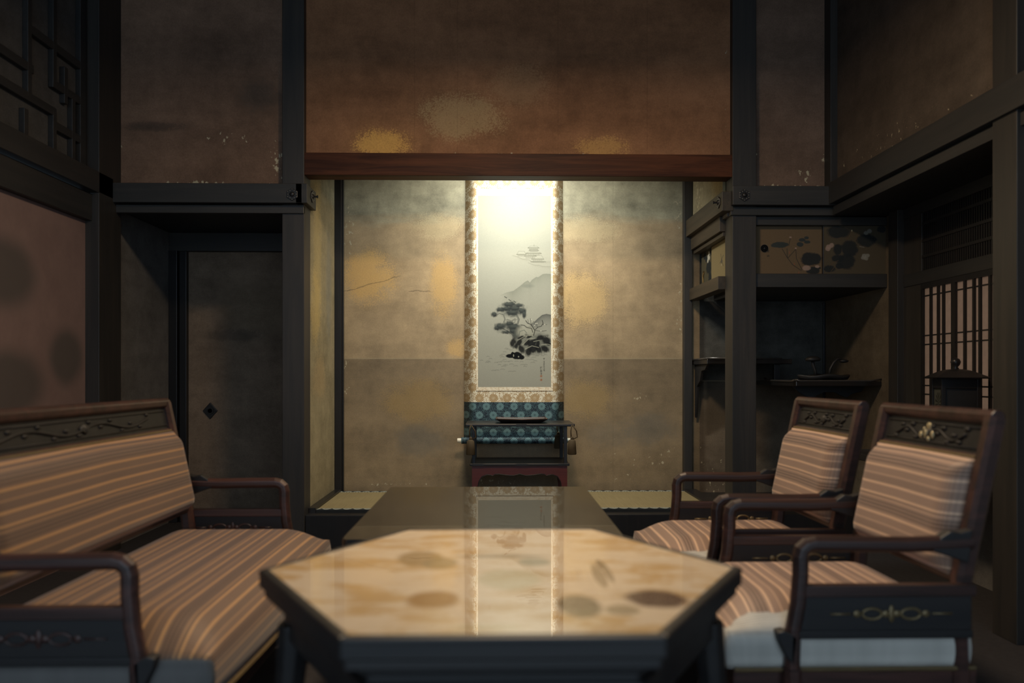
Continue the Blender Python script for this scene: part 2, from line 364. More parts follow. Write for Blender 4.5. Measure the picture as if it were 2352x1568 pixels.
b = NB(); lathe(b, [(0.026, 5.832), (0.028, 5.838), (0.018, 5.838), (0.016, 5.832)], (px_, 0, pz_), 20, 'y'); obj('pull_ring', b, IRON, k)
# niche of staggered shelves to the right of the alcove
struct('wall_niche_back', bx(1.5, 2.47, YB, YB+0.06, 0.1, 2.1), PAP_NICHE)
struct('wall_niche_right', bx(2.43, 2.47, 4.83, YB, 0.1, 2.1), PAP_NSIDE)
struct('floor_niche', bx(1.603, 2.45, 4.9, 4.985, 0, 0.198), W_BLACK)
struct('ceiling_niche', bx(1.437, 2.47, 4.93, YB, 2.05, 2.12), CEIL)
trim(bx(2.40, 2.50, 4.72, 4.83, 0, 2.06), W_POST)
trim(bx(2.415, 2.43, 5.83, YB, 0.2, 1.6), W_BLACK)
# writing bay with a paper window
struct('wall_bay_lower', bx(2.44, 2.48, 3.1, 4.74, 0, 0.62), PAP_DARK)
struct('wall_bay_end', bx(2.2, 2.5, 3.1, 3.16, 0, 2.1), PAP_DARK)
struct('ceiling_bay', bx(2.10, 2.5, 3.1, 4.93, 2.05, 2.10), W_SIDE)
struct('trim_30', bx(2.06, 2.46, 3.16, 4.72, 0.58, 0.62), W_SIDE, bevel=0.004)
b = NB(); box(b, 2.435, 2.48, 3.16, 4.72, 1.585, 1.66); box(b, 2.435, 2.48, 3.16, 4.72, 1.99, 2.07); trim(b, W_SIDE)
b = NB(); box(b, 2.462, 2.475, 3.16, 4.72, 1.66, 1.99)
for i in range(76): y = 3.18+i*0.0202; box(b, 2.446, 2.462, y-0.005, y+0.005, 1.66, 1.99)
for z in (1.74, 1.83, 1.93): box(b, 2.442, 2.452, 3.16, 4.72, z-0.008, z+0.008)
trim(b, W_BLACK, 0)
PAPER = Mat('shoji_paper', 0.9, 0.0)
_x, _y, _z = PAPER.pos(); _n = PAPER.noise(PAPER.vec, 30, 4)
_t = PAPER.new('ShaderNodeBsdfTranslucent'); _d = PAPER.new('ShaderNodeBsdfDiffuse'); _m = PAPER.new('ShaderNodeMixShader'); _m.inputs[0].default_value = 0.8
_c = PAPER.scale((0.165, 0.082, 0.045), 0.75+_n*0.4)
PAPER.put(_t.inputs[0], _c); PAPER.put(_d.inputs[0], (0.12, 0.09, 0.07))
PAPER.t.links.new(_d.outputs[0], _m.inputs[1]); PAPER.t.links.new(_t.outputs[0], _m.inputs[2]); PAPER.t.links.new(_m.outputs[0], PAPER.n['Material Output'].inputs[0])
def sheet(x, y0, y1, z0, z1):
    b = NB(); b.faces.new([b.verts.new(p) for p in ((x, y0, z0), (x, y1, z0), (x, y1, z1), (x, y0, z1))]); return b
def shy(px): return pX(px, 760, 2.447)[0]
y0_, y1_, y2_, y3_ = shy(2118), shy(2192), shy(2303), shy(2440)
for i, (ya, yb, bars) in enumerate(((y0_, y1_, (2139, 2156, 2168)), (y1_, y2_, (2217, 2238, 2252, 2275)), (y2_, y3_, (2330, 2352, 2370, 2395)))):
    xo = 2.446
    win = struct('window_%d' % (i+1), sheet(xo+0.007, yb+0.01, ya-0.01, 0.64, 1.575), PAPER.mat)
    b = NB()
    for y, k in ((ya, -1), (yb, 1)): box(b, xo-0.008, xo+0.012, min(y, y+k*0.018), max(y, y+k*0.018), 0.625, 1.585)
    for z in (0.65, 1.575): box(b, xo-0.008, xo+0.012, yb+0.018, ya-0.018, z-0.02, z+0.02)
    for px in bars: y = shy(px); box(b, xo-0.006, xo+0.005, y-0.0085, y+0.0085, 0.66, 1.57)
    for z in (1.513, 1.287, 1.236, 1.003, 0.953, 0.72): box(b, xo-0.002, xo+0.005, yb+0.018, ya-0.018, z-0.004, z+0.004)
    obj('window_frame', b, W_BLACK, win)
struct('wall_bay_front', bx(2.44, 2.48, 3.10, y3_, 0.62, 1.6), PAP_DARK)
trim(bx(2.44, 2.49, y0_-0.006, 4.73, 0.6, 2.05), W_POST)

# ------------------------------------------------------------------ alcove mat
m = Mat('tatami', 0.85, 0.2); x, y, z = m.pos()
n = m.noise(m.xyz(x*90.0, y*1.2, 0.0), 3, 3); n2 = m.noise(m.vec, 7, 3)
TATAMI = m.done(m.scale((0.26, 0.21, 0.11), 0.55+n*0.6+n2*0.25), n, 0.3, 0.002)
m = Mat('brocade_edge', 0.8, 0.2); x, y, z = m.pos()
u = m.ma('FRACT', x*15.5)-0.5; v = m.ma('FRACT', (y-4.99)/0.8)*1.0
vv = (m.ma('MINIMUM', y-4.985, 5.79-y))*17.0
arc = m.ma('ABSOLUTE', vv-(u*u*3.2+0.05)); rings = m.ma('FRACT', (vv-u*u*3.2)*3.0)
k = m.ss(rings, 0.3, 0.5)*m.ss(vv-u*u*3.2, 0.0, 0.1)
EDGE = m.done(m.mix(k, (0.02, 0.024, 0.028), (0.40, 0.42, 0.36)))
t = thing('tatami_mat', 'straw tatami mat with patterned cloth borders on the raised alcove floor', 'mat', (0, 0, 0))
obj('mat_body', bx(-1.125, 1.365, 5.042, 5.74, 0.19, 0.222), TATAMI, t, 0.004)
obj('cloth_border', bx(-1.125, 1.365, 4.986, 5.042, 0.19, 0.2235), EDGE, t, 0.003)
obj('cloth_border', bx(-1.125, 1.365, 5.74, 5.789, 0.19, 0.2235), EDGE, t, 0.003)

# ------------------------------------------------------------------ painted sheets (colours brushed on a dense grid)
class Sheet:
    def __init__(s, w_, h_, k, base):         # w_, h_ in brush units; k samples per unit
        s.w, s.h, s.k = w_, h_, k; s.nx, s.ny = int(w_*k)+1, int(h_*k)+1
        s.X, s.Y = np.meshgrid(np.linspace(0, w_, s.nx), np.linspace(0, h_, s.ny))   # Y runs downward
        s.c = np.ones((s.ny, s.nx, 3))*np.array(base)
        r = np.random.RandomState(3)
        def sm(n):
            g = r.rand(n+2, n+2); gx = s.X/w_*n; gy = s.Y/h_*n; i = gx.astype(int); j = gy.astype(int); fx = gx-i; fy = gy-j
            return (g[j, i]*(1-fx)+g[j, i+1]*fx)*(1-fy)+(g[j+1, i]*(1-fx)+g[j+1, i+1]*fx)*fy
        s.n = sm(14)*0.5+sm(40)*0.3+sm(110)*0.2
    def over(s, a, col): a = np.clip(a, 0, 1)[..., None]; s.c = s.c*(1-a)+np.array(col)*a
    def ell(s, cx, cy, rx, ry, col, a=1.0, soft=0.3, wob=0.5, rot=0):
        dx, dy = s.X-cx, s.Y-cy; c, q = math.cos(rot), math.sin(rot); dx, dy = dx*c+dy*q, -dx*q+dy*c
        d = np.sqrt((dx/rx)**2+(dy/ry)**2)+(s.n-0.5)*wob
        s.over(a*np.clip((1+soft/2-d)/soft, 0, 1), col)
    def line(s, pts, wd, col, a=1.0):
        D = np.full(s.X.shape, 1e9)
        for (x0, y0), (x1, y1) in zip(pts, pts[1:]):
            l2 = (x1-x0)**2+(y1-y0)**2+1e-9; t_ = np.clip(((s.X-x0)*(x1-x0)+(s.Y-y0)*(y1-y0))/l2, 0, 1)
            D = np.minimum(D, np.hypot(s.X-x0-t_*(x1-x0), s.Y-y0-t_*(y1-y0)))
        s.over(a*np.clip(wd/2+0.5/1.0-D, 0, 1), col)
    def under(s, pts, col, a, fade):           # wash below a ridge line
        xs, ys = zip(*pts); r = np.interp(s.X[0], xs, ys, left=1e6, right=ys[-1])[None, :]; d = s.Y-r
        rm = min(25.0, 0.35*(xs[-1]-xs[0])); s.over(np.where(d > 0, a*np.exp(-np.maximum(d, 0)/fade), 0)*np.clip((s.X-xs[0])/rm, 0, 1), col)
    def build(s, name, mat, parent, place, **kw):   # place(u, v) in 0..1 (v down) to a point
        co = np.array(place(s.X/s.w, s.Y/s.h)).reshape(3, -1).T
        idx = np.arange(s.nx*s.ny).reshape(s.ny, s.nx)
        q = np.stack([idx[:-1, :-1], idx[1:, :-1], idx[1:, 1:], idx[:-1, 1:]], -1).reshape(-1, 4)
        me = bpy.data.meshes.new(name); me.vertices.add(len(co)); me.vertices.foreach_set('co', co.astype(np.float32).ravel())
        me.loops.add(q.size); me.loops.foreach_set('vertex_index', q.astype(np.int32).ravel())
        me.polygons.add(len(q)); me.polygons.foreach_set('loop_start', np.arange(0, q.size, 4, dtype=np.int32))
        at = me.color_attributes.new('paint', 'FLOAT_COLOR', 'POINT')
        rgba = np.ones((len(co), 4), np.float32); rgba[:, :3] = s.c.reshape(-1, 3); at.data.foreach_set('color', rgba.ravel())
        me.update(); me.validate(); me.materials.append(mat)
        o = bpy.data.objects.new(name, me); C.objects.link(o); o.parent = parent
        return o
def pigment(name, rough=0.85):
    m = Mat(name, rough, 0.1); m.pos(); n = m.noise(m.xyz(*m.pos()), 240, 3)
    return m.done(m.scale(m.attr('paint', True), 0.88+n*0.24))
PIG = pigment('ink_and_pigment')

# ------------------------------------------------------------------ hanging scroll
SC = thing('hanging_scroll', 'tall hanging scroll with an ink landscape painting on the lit alcove wall', 'scroll')
YS = 5.733
zg, zb, zr = 0.868, 0.868, 0.60
def xs(z):                                     # half widths, slightly flared to the foot
    f = min(max((2.3-z)/1.7, 0), 1); return (-0.226-0.012*f, 0.489+0.008*f)
def strip(z0, z1, nz, nx=56, dy=0.0, curl=0.114, xin=None):
    b = NB(); rows = []
    for j in range(nz+1):
        z = z0+(z1-z0)*j/nz; a, c = xs(z) if xin is None else xin; r = []
        for i in range(nx+1):
            x = a+(c-a)*i/nx; e = min(x-a, c-x); k = max(0, 1-e/0.076)
            r.append(b.verts.new((x, YS-dy+curl*k**1.5*(1 if xin is None else 0), z)))
        rows.append(r)
    for r, q in zip(rows, rows[1:]):
        for i in range(nx): b.faces.new((r[i], r[i+1], q[i+1], q[i]))
    return b
def mum(m, u, v, p, q, stag, rad, n=12, wav=0.16):      # repeating flower heads: 1 inside a petal rosette
    row = m.ma('FLOOR', v/q); off = m.ma('FRACT', row*0.5)*stag*2.0
    a = (m.ma('FRACT', u/p+off)-0.5)*p; b = (m.ma('FRACT', v/q)-0.5)*q
    r = m.ma('SQRT', a*a+b*b); th = m.ma('ARCTAN2', b, a)
    edge = rad*(1.0+wav*m.ma('ABSOLUTE', m.ma('SINE', th*(n/2))))-rad*wav*0.5
    ins = 1.0-m.ss(r-edge, -0.001, 0.002)
    pet = m.ma('ABSOLUTE', m.ma('SINE', th*(n/2)))*m.ss(r, rad*0.2, rad*0.5)
    return ins, pet, r
def vine(m, u, v, sc, t0, t1):
    n = m.noise(m.xyz(u, 0.0, v), sc, 2, 0.5, 1.2); d = m.ma('ABSOLUTE', n-0.5)
    return 1.0-m.ss(d, t0, t1)
m = Mat('gold_brocade', 0.7, 0.3); x, y, z = m.pos()
ins, pet, r = mum(m, x-0.1275, z-0.858, 0.0995, 0.078, 0.5, 0.029, 14, 0.34)
vn = vine(m, x, z, 32, 0.02, 0.045); lf = m.ss(m.noise(m.vec, 60, 2), 0.57, 0.60)
pat = m.ma('MAXIMUM', ins*(0.62+0.38*pet), m.ma('MAXIMUM', vn*0.8, lf*0.8))
GBR = m.done(m.mix(pat, (0.76, 0.71, 0.56), (0.38, 0.25, 0.11)))
m = Mat('blue_brocade', 0.6, 0.35); x, y, z = m.pos()
ins, pet, r = mum(m, x-0.1275, z-0.868, 0.0995, 0.062, 0.5, 0.024, 14, 0.34)
vn = vine(m, x, z, 75, 0.03, 0.07)
c = m.mix(vn*0.9, (0.009, 0.017, 0.030), (0.060, 0.120, 0.140))
c = m.mix(ins*(0.35+0.65*m.ss(pet, 0.15, 0.75)), (m.mix(ins, c, (0.035, 0.07, 0.085))), (0.135, 0.245, 0.265))
BBR = m.done(c)
m = Mat('white_brocade', 0.7, 0.3); x, y, z = m.pos()
WBR = m.done(m.mix(m.ss(m.noise(m.vec, 120, 3), 0.45, 0.62), (0.80, 0.73, 0.57), (0.62, 0.50, 0.34)))
obj('gold_brocade_mount', strip(zg, 2.95, 20), GBR, SC, smooth=True)
obj('blue_brocade_mount', strip(zr, zg, 8), BBR, SC, smooth=True, label='blue floral brocade at the foot')
pl, pr, ptop, pbot = -0.1315, 0.3945, 2.352, 0.976
b = NB()
for x0, x1, z0, z1 in ((pl-0.013, pl, pbot-0.026, ptop+0.05), (pr, pr+0.013, pbot-0.026, ptop+0.05), (pl, pr, ptop, ptop+0.05), (pl, pr, pbot-0.026, pbot)):
    box(b, x0, x1, YS-0.003, YS-0.0005, z0, z1)
obj('inner_border', b, WBR, SC)
b = NB(); lathe(b, [(0.0235, -0.25), (0.0235, 0.51)], (0, YS-0.02, zr-0.006), 20, 'x'); o = obj('roller', b, BBR, SC, smooth=False)
for x0 in (-0.28, 0.51):
    b = NB(); lathe(b, [(0.014, 0), (0.0165, 0.004), (0.0165, 0.026), (0.014, 0.030)], (x0, YS-0.02, zr-0.006), 20, 'x'); obj('roller_knob', b, IVORY, o, label='white roller knob')
# the painting itself, brushed in units of one photo pixel
P = Sheet(164, 430, 1.7, (0.315, 0.315, 0.262))
INK = (0.010, 0.011, 0.012); MID = (0.11, 0.125, 0.11); LITE = (0.15, 0.155, 0.125)
def q1(x, y): return (1040+x/4.9-1099, 380+y/4.9-458)
def q2(x, y): return (1040+x/5.225-1099, 640+y/5.225-458)
M1 = [q1(*p) for p in ((540, 1480), (600, 1450), (680, 1430), (760, 1370), (800, 1335), (835, 1315), (860, 1340), (880, 1310), (930, 1275), (950, 1280), (1000, 1245), (1040, 1240), (1095, 1245))]
P.under(M1, (0.165, 0.175, 0.14), 0.75, 24); P.line(M1, 0.5, (0.16, 0.17, 0.14), 0.7)
P.ell(*q1(840, 1375), 12, 4, MID, 0.35, 0.9)
M2 = [q2(*p) for p in ((870, 595), (920, 575), (960, 540), (1010, 490), (1060, 450), (1110, 437), (1165, 447))]
P.under(M2, (0.075, 0.08, 0.075), 0.9, 22); P.line(M2, 0.8, INK, 0.6)
def house(x0, x1, y, h, r):                    # small roof over posts, faint ink
    a, b_ = q1(x0, y), q1(x1, y); w2 = (b_[0]-a[0])
    P.line([a, (a[0]+w2*0.2, a[1]-h), (b_[0]-w2*0.2, a[1]-h), b_], 0.6, LITE, 0.9); P.line([a, b_], 1.3, (0.09, 0.09, 0.065), 0.95)
    P.line([(a[0]+w2*0.12, a[1]+r), (b_[0]-w2*0.12, a[1]+r)], 0.9, (0.12, 0.12, 0.09), 0.9)
    for i in range(5): xx = a[0]+w2*(0.15+0.17*i); P.line([(xx, a[1]), (xx, a[1]+r)], 0.4, LITE, 0.7)
house(838, 960, 955, 4.2, 3); house(850, 955, 982, 2, 3); house(815, 985, 1015, 3.5, 3.5); house(715, 818, 1028, 7.5, 3); house(800, 930, 1045, 3, 4); house(878, 1012, 1078, 9, 4); house(870, 1035, 1108, 2, 1)
P.line([q1(905, 920), q1(905, 935)], 0.8, LITE)
for pts in (((670, 1040), (720, 1052), (780, 1078), (850, 1085), (880, 1105)), ((840, 1118), (900, 1142), (960, 1146), (1000, 1158), (1090, 1160))):
    L = [q1(*p) for p in pts]; P.line(L, 0.7, (0.17, 0.17, 0.135), 0.9); P.under(L, (0.22, 0.22, 0.18), 0.5, 3)
# trunk of the pine
for pts, wd in ((((600, 440), (625, 490), (608, 530), (620, 565)), 1.2), (((770, 455), (792, 500), (778, 550)), 1.6), (((650, 500), (700, 515), (745, 490), (740, 535), (700, 545)), 0.9), (((640, 520), (690, 530), (720, 520)), 0.7), (((690, 470), (740, 460)), 1.0)):
    P.line([q2(*p) for p in pts], wd, INK, 0.85)
P.line([q2(*p) for p in ((610, 450), (622, 500), (615, 550), (650, 575))], 3.2, (0.16, 0.165, 0.14), 0.75); P.line([q2(*p) for p in ((760, 450), (785, 500), (770, 550), (720, 580))], 3.6, (0.14, 0.145, 0.125), 0.8); P.line([q2(*p) for p in ((622, 500), (690, 520), (770, 500))], 2.4, (0.17, 0.175, 0.15), 0.7)
for x, y, rx, ry in ((690, 385, 165, 72), (735, 430, 90, 40), (655, 600, 135, 55), (740, 660, 70, 60)): P.ell(*q2(x, y), rx/5.225, ry/5.225, (0.12, 0.128, 0.112), 0.6, 0.7, 1.1)
for x, y, rx, ry in ((660, 325, 75, 26), (795, 335, 58, 24), (570, 385, 60, 26), (500, 440, 38, 30), (640, 375, 50, 25), (745, 372, 70, 24), (820, 400, 50, 42), (848, 440, 26, 40), (715, 422, 72, 30),
                     (570, 582, 62, 36), (525, 605, 26, 22), (675, 552, 42, 24), (725, 592, 85, 36), (640, 652, 60, 22), (725, 640, 60, 30), (755, 690, 38, 44)):
    c_ = q2(x, y); P.ell(*c_, rx/5.225, ry/5.225, (0.032, 0.038, 0.038), 0.95, 0.6, 1.3)
    P.ell(c_[0], c_[1]-ry/12, rx/9, ry/14, MID, 0.35, 0.8)
    P.line([(c_[0]-rx/7, c_[1]+ry/7), (c_[0], c_[1]+ry/12), (c_[0]+rx/7, c_[1]+ry/6)], 0.6, INK, 0.8)
P.line([q2(*p) for p in ((490, 470), (560, 430), (600, 445))], 0.8, INK); P.line([q2(*p) for p in ((580, 600), (660, 640), (720, 690), (735, 720))], 0.9, INK)
# rocks
P.ell(*q2(930, 780), 42, 22, (0.12, 0.125, 0.105), 0.75, 0.5, 0.6, 0.15); P.ell(*q2(1060, 770), 20, 20, (0.12, 0.125, 0.105), 0.6, 0.5, 0.6)
P.ell(*q2(870, 640), 20, 14, (0.30, 0.30, 0.24), 0.7, 0.5); P.line([q2(*p) for p in ((815, 565), (850, 570), (880, 595), (935, 605), (950, 650))], 1.8, INK, 0.8)
P.line([q2(*p) for p in ((790, 690), (800, 640), (850, 625), (880, 660))], 1.4, MID, 0.9)
for x, y, rx, ry, ro in ((720, 770, 36, 44, .4), (790, 775, 46, 26, -.9), (750, 815, 36, 28, -.8), (825, 712, 46, 17, -.3), (880, 770, 44, 22, -.8), (940, 775, 50, 28, -.5), (1035, 720, 55, 24, -.5), (1105, 745, 46, 34, .3), (905, 705, 40, 12, -.4),
                         (812, 845, 34, 44, -.5), (900, 880, 32, 40, .2), (955, 845, 42, 34, -.6), (1020, 850, 26, 40, -.5), (1090, 845, 50, 26, .6), (1140, 790, 24, 14, .2), (1010, 790, 20, 30, .3)):
    P.ell(*q2(x, y), rx/5.0, ry/4.6, INK, 0.95, 0.55, 1.1, ro)
for pts in (((780, 740), (870, 690), (960, 690)), ((830, 800), (900, 730), (980, 720)), ((860, 850), (940, 810), (1020, 830)), ((1050, 800), (1120, 790), (1160, 800)), ((960, 760), (1030, 745))):
    P.line([q2(*p) for p in pts], 1.0, (0.40, 0.40, 0.31), 0.8)
for x, y, rx, ry in ((690, 930, 55, 24), (760, 925, 62, 44), (820, 945, 30, 24), (715, 905, 20, 24)): P.ell(*q2(x, y), rx/5.225, ry/5.225, (0.006, 0.007, 0.008), 1, 0.2, 0.4)
P.ell(*q2(725, 925), 1.2, 3, (0.36, 0.36, 0.28), 0.8); P.ell(*q2(783, 938), 1.2, 1.6, (0.36, 0.36, 0.28), 0.8)
# plum tree
for pts, wd in ((((960, 690), (975, 630), (950, 590), (930, 560), (890, 545), (868, 515)), 1.6), (((930, 560), (922, 490)), 0.9), (((975, 625), (1010, 590), (1050, 580), (1072, 545), (1060, 510)), 1.4), (((1060, 560), (1115, 560)), 0.8), (((985, 630), (1050, 640), (1110, 630)), 1.0), (((905, 545), (890, 500)), 0.6), (((935, 555), (965, 520)), 0.8), (((1000, 590), (995, 545)), 0.8)):
    P.line([q2(*p) for p in pts], wd, INK, 0.95)
for x, y in ((985, 548), (1045, 635), (970, 570), (1000, 545), (1090, 560), (935, 500)): P.ell(*q2(x, y), 1.2, 1.0, (0.6, 0.58, 0.48), 0.9)
for x, y in ((1100, 705), (1125, 700), (890, 700), (870, 690)):
    for k in range(5): c_ = q2(x, y); a = PI*(0.2+0.15*k); P.line([c_, (c_[0]+4*math.cos(a), c_[1]-5*math.sin(a))], 0.5, INK, 0.8)
# three cranes over the pine
for x, y in ((630, 240), (680, 275), (738, 292)): c_ = q2(x, y); P.line([(c_[0]-2, c_[1]-1.5), c_, (c_[0]+2.5, c_[1]+1.5)], 1.5, INK, 0.9); P.line([c_, (c_[0]+6, c_[1]-1)], 0.4, MID, 0.8)
# waves
rr = random.Random(4)
for x, y in ((350, 980), (425, 935), (425, 990), (440, 1000), (410, 1005), (520, 1005), (560, 1000), (595, 940), (600, 910), (640, 840), (660, 850), (620, 880), (560, 1030), (620, 1035), (640, 1035), (610, 1050), (700, 1025), (750, 1045), (830, 1030), (870, 1030), (860, 1050),
             (490, 1098), (530, 1095), (595, 1085), (690, 1110), (735, 1108), (900, 920), (950, 915), (1000, 925), (1040, 910), (1100, 915), (900, 940), (960, 945), (890, 970), (940, 970), (980, 985), (950, 1005), (620, 970), (650, 995), (690, 990), (760, 990), (820, 995), (700, 860), (860, 935), (455, 960), (580, 925), (600, 990), (1060, 925)):
    c_ = q2(x, y); k = rr.uniform(3.0, 5.2); P.line([(c_[0]-k, c_[1]+1), (c_[0]-k*0.3, c_[1]-0.6), (c_[0], c_[1]+0.2), (c_[0]+k*0.4, c_[1]-0.5), (c_[0]+k, c_[1]+0.8)], 0.55, (0.09, 0.095, 0.085), 0.85)
# inscription in two columns of brushed characters and two seals
def glyph(S_, cx, cy, r, col, n, rg):
    for k in range(n):
        if k % 2: x0 = cx+rg.uniform(-.7, .7)*r; S_.line([(x0, cy-r*rg.uniform(.4, 1)), (x0+rg.uniform(-.3, .3)*r, cy+r*rg.uniform(.3, 1))], r*0.28, col, 0.85)
        else: y0 = cy+rg.uniform(-.9, .9)*r; S_.line([(cx-r*rg.uniform(.6, 1), y0), (cx+r*rg.uniform(.6, 1), y0-0.2*r)], r*0.28, col, 0.85)
for i, y in enumerate((965, 1000, 1022, 1040, 1060, 1080, 1100)): glyph(P, *q2(1082, y), 1.9 if i < 2 else 1.5, (0.05, 0.05, 0.045), 5, rr)
for y in (1068, 1092, 1116, 1140): glyph(P, *q2(1049, y), 2.0, (0.05, 0.05, 0.045), 5, rr)
for y in (1167, 1210): P.ell(*q2(1049, y), 2.9, 3.0, (0.34, 0.17, 0.09), 0.65, 0.4, 0.3); glyph(P, *q2(1049, y), 1.8, (0.22, 0.07, 0.04), 4, rr)
P.build('painting', PIG, SC, lambda u, v: (pl+(pr-pl)*u, np.full_like(u, YS-0.002), ptop+(pbot-ptop)*v))

# ------------------------------------------------------------------ display stand in front of the scroll
yf, yb = 5.23, 5.63
DS = thing('display_stand', 'dark lacquer two tier display stand with red front under the scroll', 'stand', (0.155, 5.43, 0.224))
def at(bm): bmesh.ops.translate(bm, verts=bm.verts, vec=(-0.155, -5.43, -0.222)); return bm
sx0, sx1 = -0.160, 0.468
obj('top_board', at(bx(-0.203, 0.517, yf, yb, 0.722, 0.740)), W_BLACK, DS, 0.004)
obj('lower_board', at(bx(-0.175, 0.482, yf, yb, 0.463, 0.480)), W_BLACK, DS, 0.004)
for x0 in (sx0, sx1-0.022):
    for y0 in (yf+0.02, yb-0.045): obj('post', at(bx(x0, x0+0.022, y0, y0+0.025, 0.478, 0.724)), W_BLACK, DS, 0.002)
# arched red front and back panels with a cusped lower edge
def cusp():
    a, c = sx0, sx1; cx = (a+c)/2
    up = [(0.035, 0.222), (0.034, 0.30), (0.045, 0.36), (0.065, 0.392), (0.10, 0.405), (0.125, 0.402), (0.137, 0.397), (0.15, 0.406), (0.175, 0.410), (0.225, 0.402), (0.275, 0.399), (0.314, 0.410)]
    L = [(a+x, z) for x, z in up]; R = [(c-x, z) for x, z in up[::-1]][1:]
    return L, R
L_, R_ = cusp(); arch = L_+R_
for nm, y0 in (('front_panel', yf+0.015), ('back_panel', yb-0.03)):
    b = NB(); prism(b, [(sx0, 0.224)]+[(x, max(z, 0.224)) for x, z in arch]+[(sx1, 0.224), (sx1, 0.463), (sx0, 0.463)], 'y', y0, y0+0.016)
    fp = obj(nm, at(b), W_RED, DS)
    if nm == 'front_panel':
        b = NB(); sweep(b, [(x, y0+0.0, z) for x, z in arch], circ(0.0032, 8)); obj('edge_bead', at(b), W_BLACK, fp, smooth=True)
for x0 in (sx0, sx1-0.014): obj('side_panel', at(bx(x0, x0+0.014, yf+0.03, yb-0.03, 0.30, 0.463)), W_BLACK, DS)
for x0 in (-0.158, 0.13, 0.41): obj('metal_fitting', at(bx(x0, x0+0.075 if x0 != 0.41 else 0.475, yf-0.002, yf+0.002, 0.465, 0.478)), IRON, DS)
obj('metal_fitting', at(bx(0.13, 0.20, yf-0.002, yf+0.002, 0.724, 0.738)), IRON, DS)
# tassels
def tassel(x, y, z, label, n=2):
    t = thing('tassel', label, 'tassel', (x, y, z), 0, 'tassels of the display stand')
    b = NB(); sweep(b, [(0.004, 0, 0.19), (0.03, 0, 0.15), (0.035, 0, 0.11), (0.004, 0, 0.095)], circ(0.004, 8)); sweep(b, [(0.0, 0, 0.19), (-0.008, 0, 0.15), (-0.004, 0, 0.095)], circ(0.004, 8)); obj('cord_loop', b, CORD, t, smooth=True)
    b = NB(); ball(b, (0, 0, 0.10), (0.011, 0.011, 0.016)); obj('knot', b, CORD, t, smooth=True)
    b = NB(); 
    prof = [(0.012, 0.095), (0.024, 0.086), (0.027, 0.05), (0.03, 0.0), (0.026, -0.004)]
    lathe(b, prof[::-1], (0, 0, 0), 28)
    for v in b.verts:
        a = math.atan2(v.co.y, v.co.x); k = 1+0.06*math.sin(a*14); v.co.x *= k; v.co.y *= k
    obj('fringe', b, CORD, t, smooth=True)
tassel(-0.168, 5.213, 0.545, 'bronze silk tassel hanging at the left front corner of the display stand')
tassel(0.497, 5.225, 0.545, 'bronze silk tassel hanging outside the right front post of the display stand')
tassel(0.44, 5.66, 0.545, 'dark tassel hanging at the right back post of the display stand')
# tray on the stand
RIM = plain('worn_gilt', (0.16, 0.08, 0.05), 0.4, 0.4)
TRY = thing('tray', 'shallow dark lacquer tray on top of the display stand', 'tray', (0.169, 5.37, 0.7425))
b = NB(); prof = [(0.115, 0.0), (0.14, 0.008), (0.167, 0.024), (0.172, 0.030), (0.166, 0.030), (0.15, 0.014), (0.12, 0.008), (0.0, 0.008)]
b2 = []
for r_, h in prof:
    k = max(r_, 0.001); ring = []
    for sx, sy in ((-1, -1), (0, -1), (1, -1), (1, 0), (1, 1), (0, 1), (-1, 1), (-1, 0)):
        dip = 0.004 if 0 in (sx, sy) and h > 0.01 else 0
        ring.append(b.verts.new((sx*k, sy*k*0.62, h-dip)))
    b2.append(ring)
for r_, q in zip(b2, b2[1:]):
    for i in range(8): b.faces.new((r_[i], r_[(i+1) % 8], q[(i+1) % 8], q[i]))
b.faces.new(b2[0]); b.faces.new(b2[-1])
obj('tray_body', b, W_BLACK, TRY, 0.002)
b = NB(); pts = [(sx*0.170, sy*0.170*0.62, 0.0305-(0.004 if 0 in (sx, sy) else 0)) for sx, sy in ((-1, -1), (0, -1), (1, -1), (1, 0), (1, 1), (0, 1), (-1, 1), (-1, 0), (-1, -1))]
sweep(b, pts, circ(0.002, 6), (0, 0, 1)); obj('gilt_rim', b, RIM, TRY, smooth=True)

# ------------------------------------------------------------------ nail covers
def nail_cover(loc, rz, label):
    t = thing('nail_cover', label, 'nail cover', loc, rz, 'hexagonal nail covers on the wall rails')
    b = NB(); hexa = [(0.038*math.sin(i*PI/3), 0.038*math.cos(i*PI/3)) for i in range(6)]; prism(b, hexa, 'y', -0.006, 0); obj('plate', b, IRON, t, 0.002)
    b = NB(); lathe(b, [(0.016, 0.0), (0.015, -0.010), (0.007, -0.016)], (0, 0, 0), 16, 'y'); obj('boss', b, IRON, t, smooth=True)
    b = NB()
    for i in range(12):
        a = i*PI/6; r_ = 0.031 if i % 2 == 0 else 0.025; ball(b, (r_*math.sin(a), -0.007, r_*math.cos(a)), (0.0022,)*3, 6)
    obj('studs', b, STUD, t)
x_, z_ = pY(671, 446, 4.82); nail_cover((x_, 4.825, z_), 0, 'hexagonal studded nail cover on the front of the left rail end')
x_, z_ = pY(1710, 448, 4.82); nail_cover((x_, 4.825, z_), 0, 'hexagonal studded nail cover on the rail in front of the right post')
y_, z_ = pX(715, 455, -1.14); nail_cover((-1.14, 4.95, 2.165), PI/2, 'nail cover on the alcove side of the left rail end')
nail_cover((1.385, 4.93, 2.135), -PI/2, 'nail cover on the rail running into the alcove at right')
for o in list(bpy.data.objects):
    if o.name.startswith('nail_cover') and abs(o.rotation_euler.z) > 1:
        b = NB(); sweep(b, [(0, 0, 0), (0, -0.03, 0)], circ(0.006, 8), (1, 0, 0)); ball(b, (0, -0.034, 0), (0.010, 0.006, 0.010), 10); obj('pin', b, IRON, o)

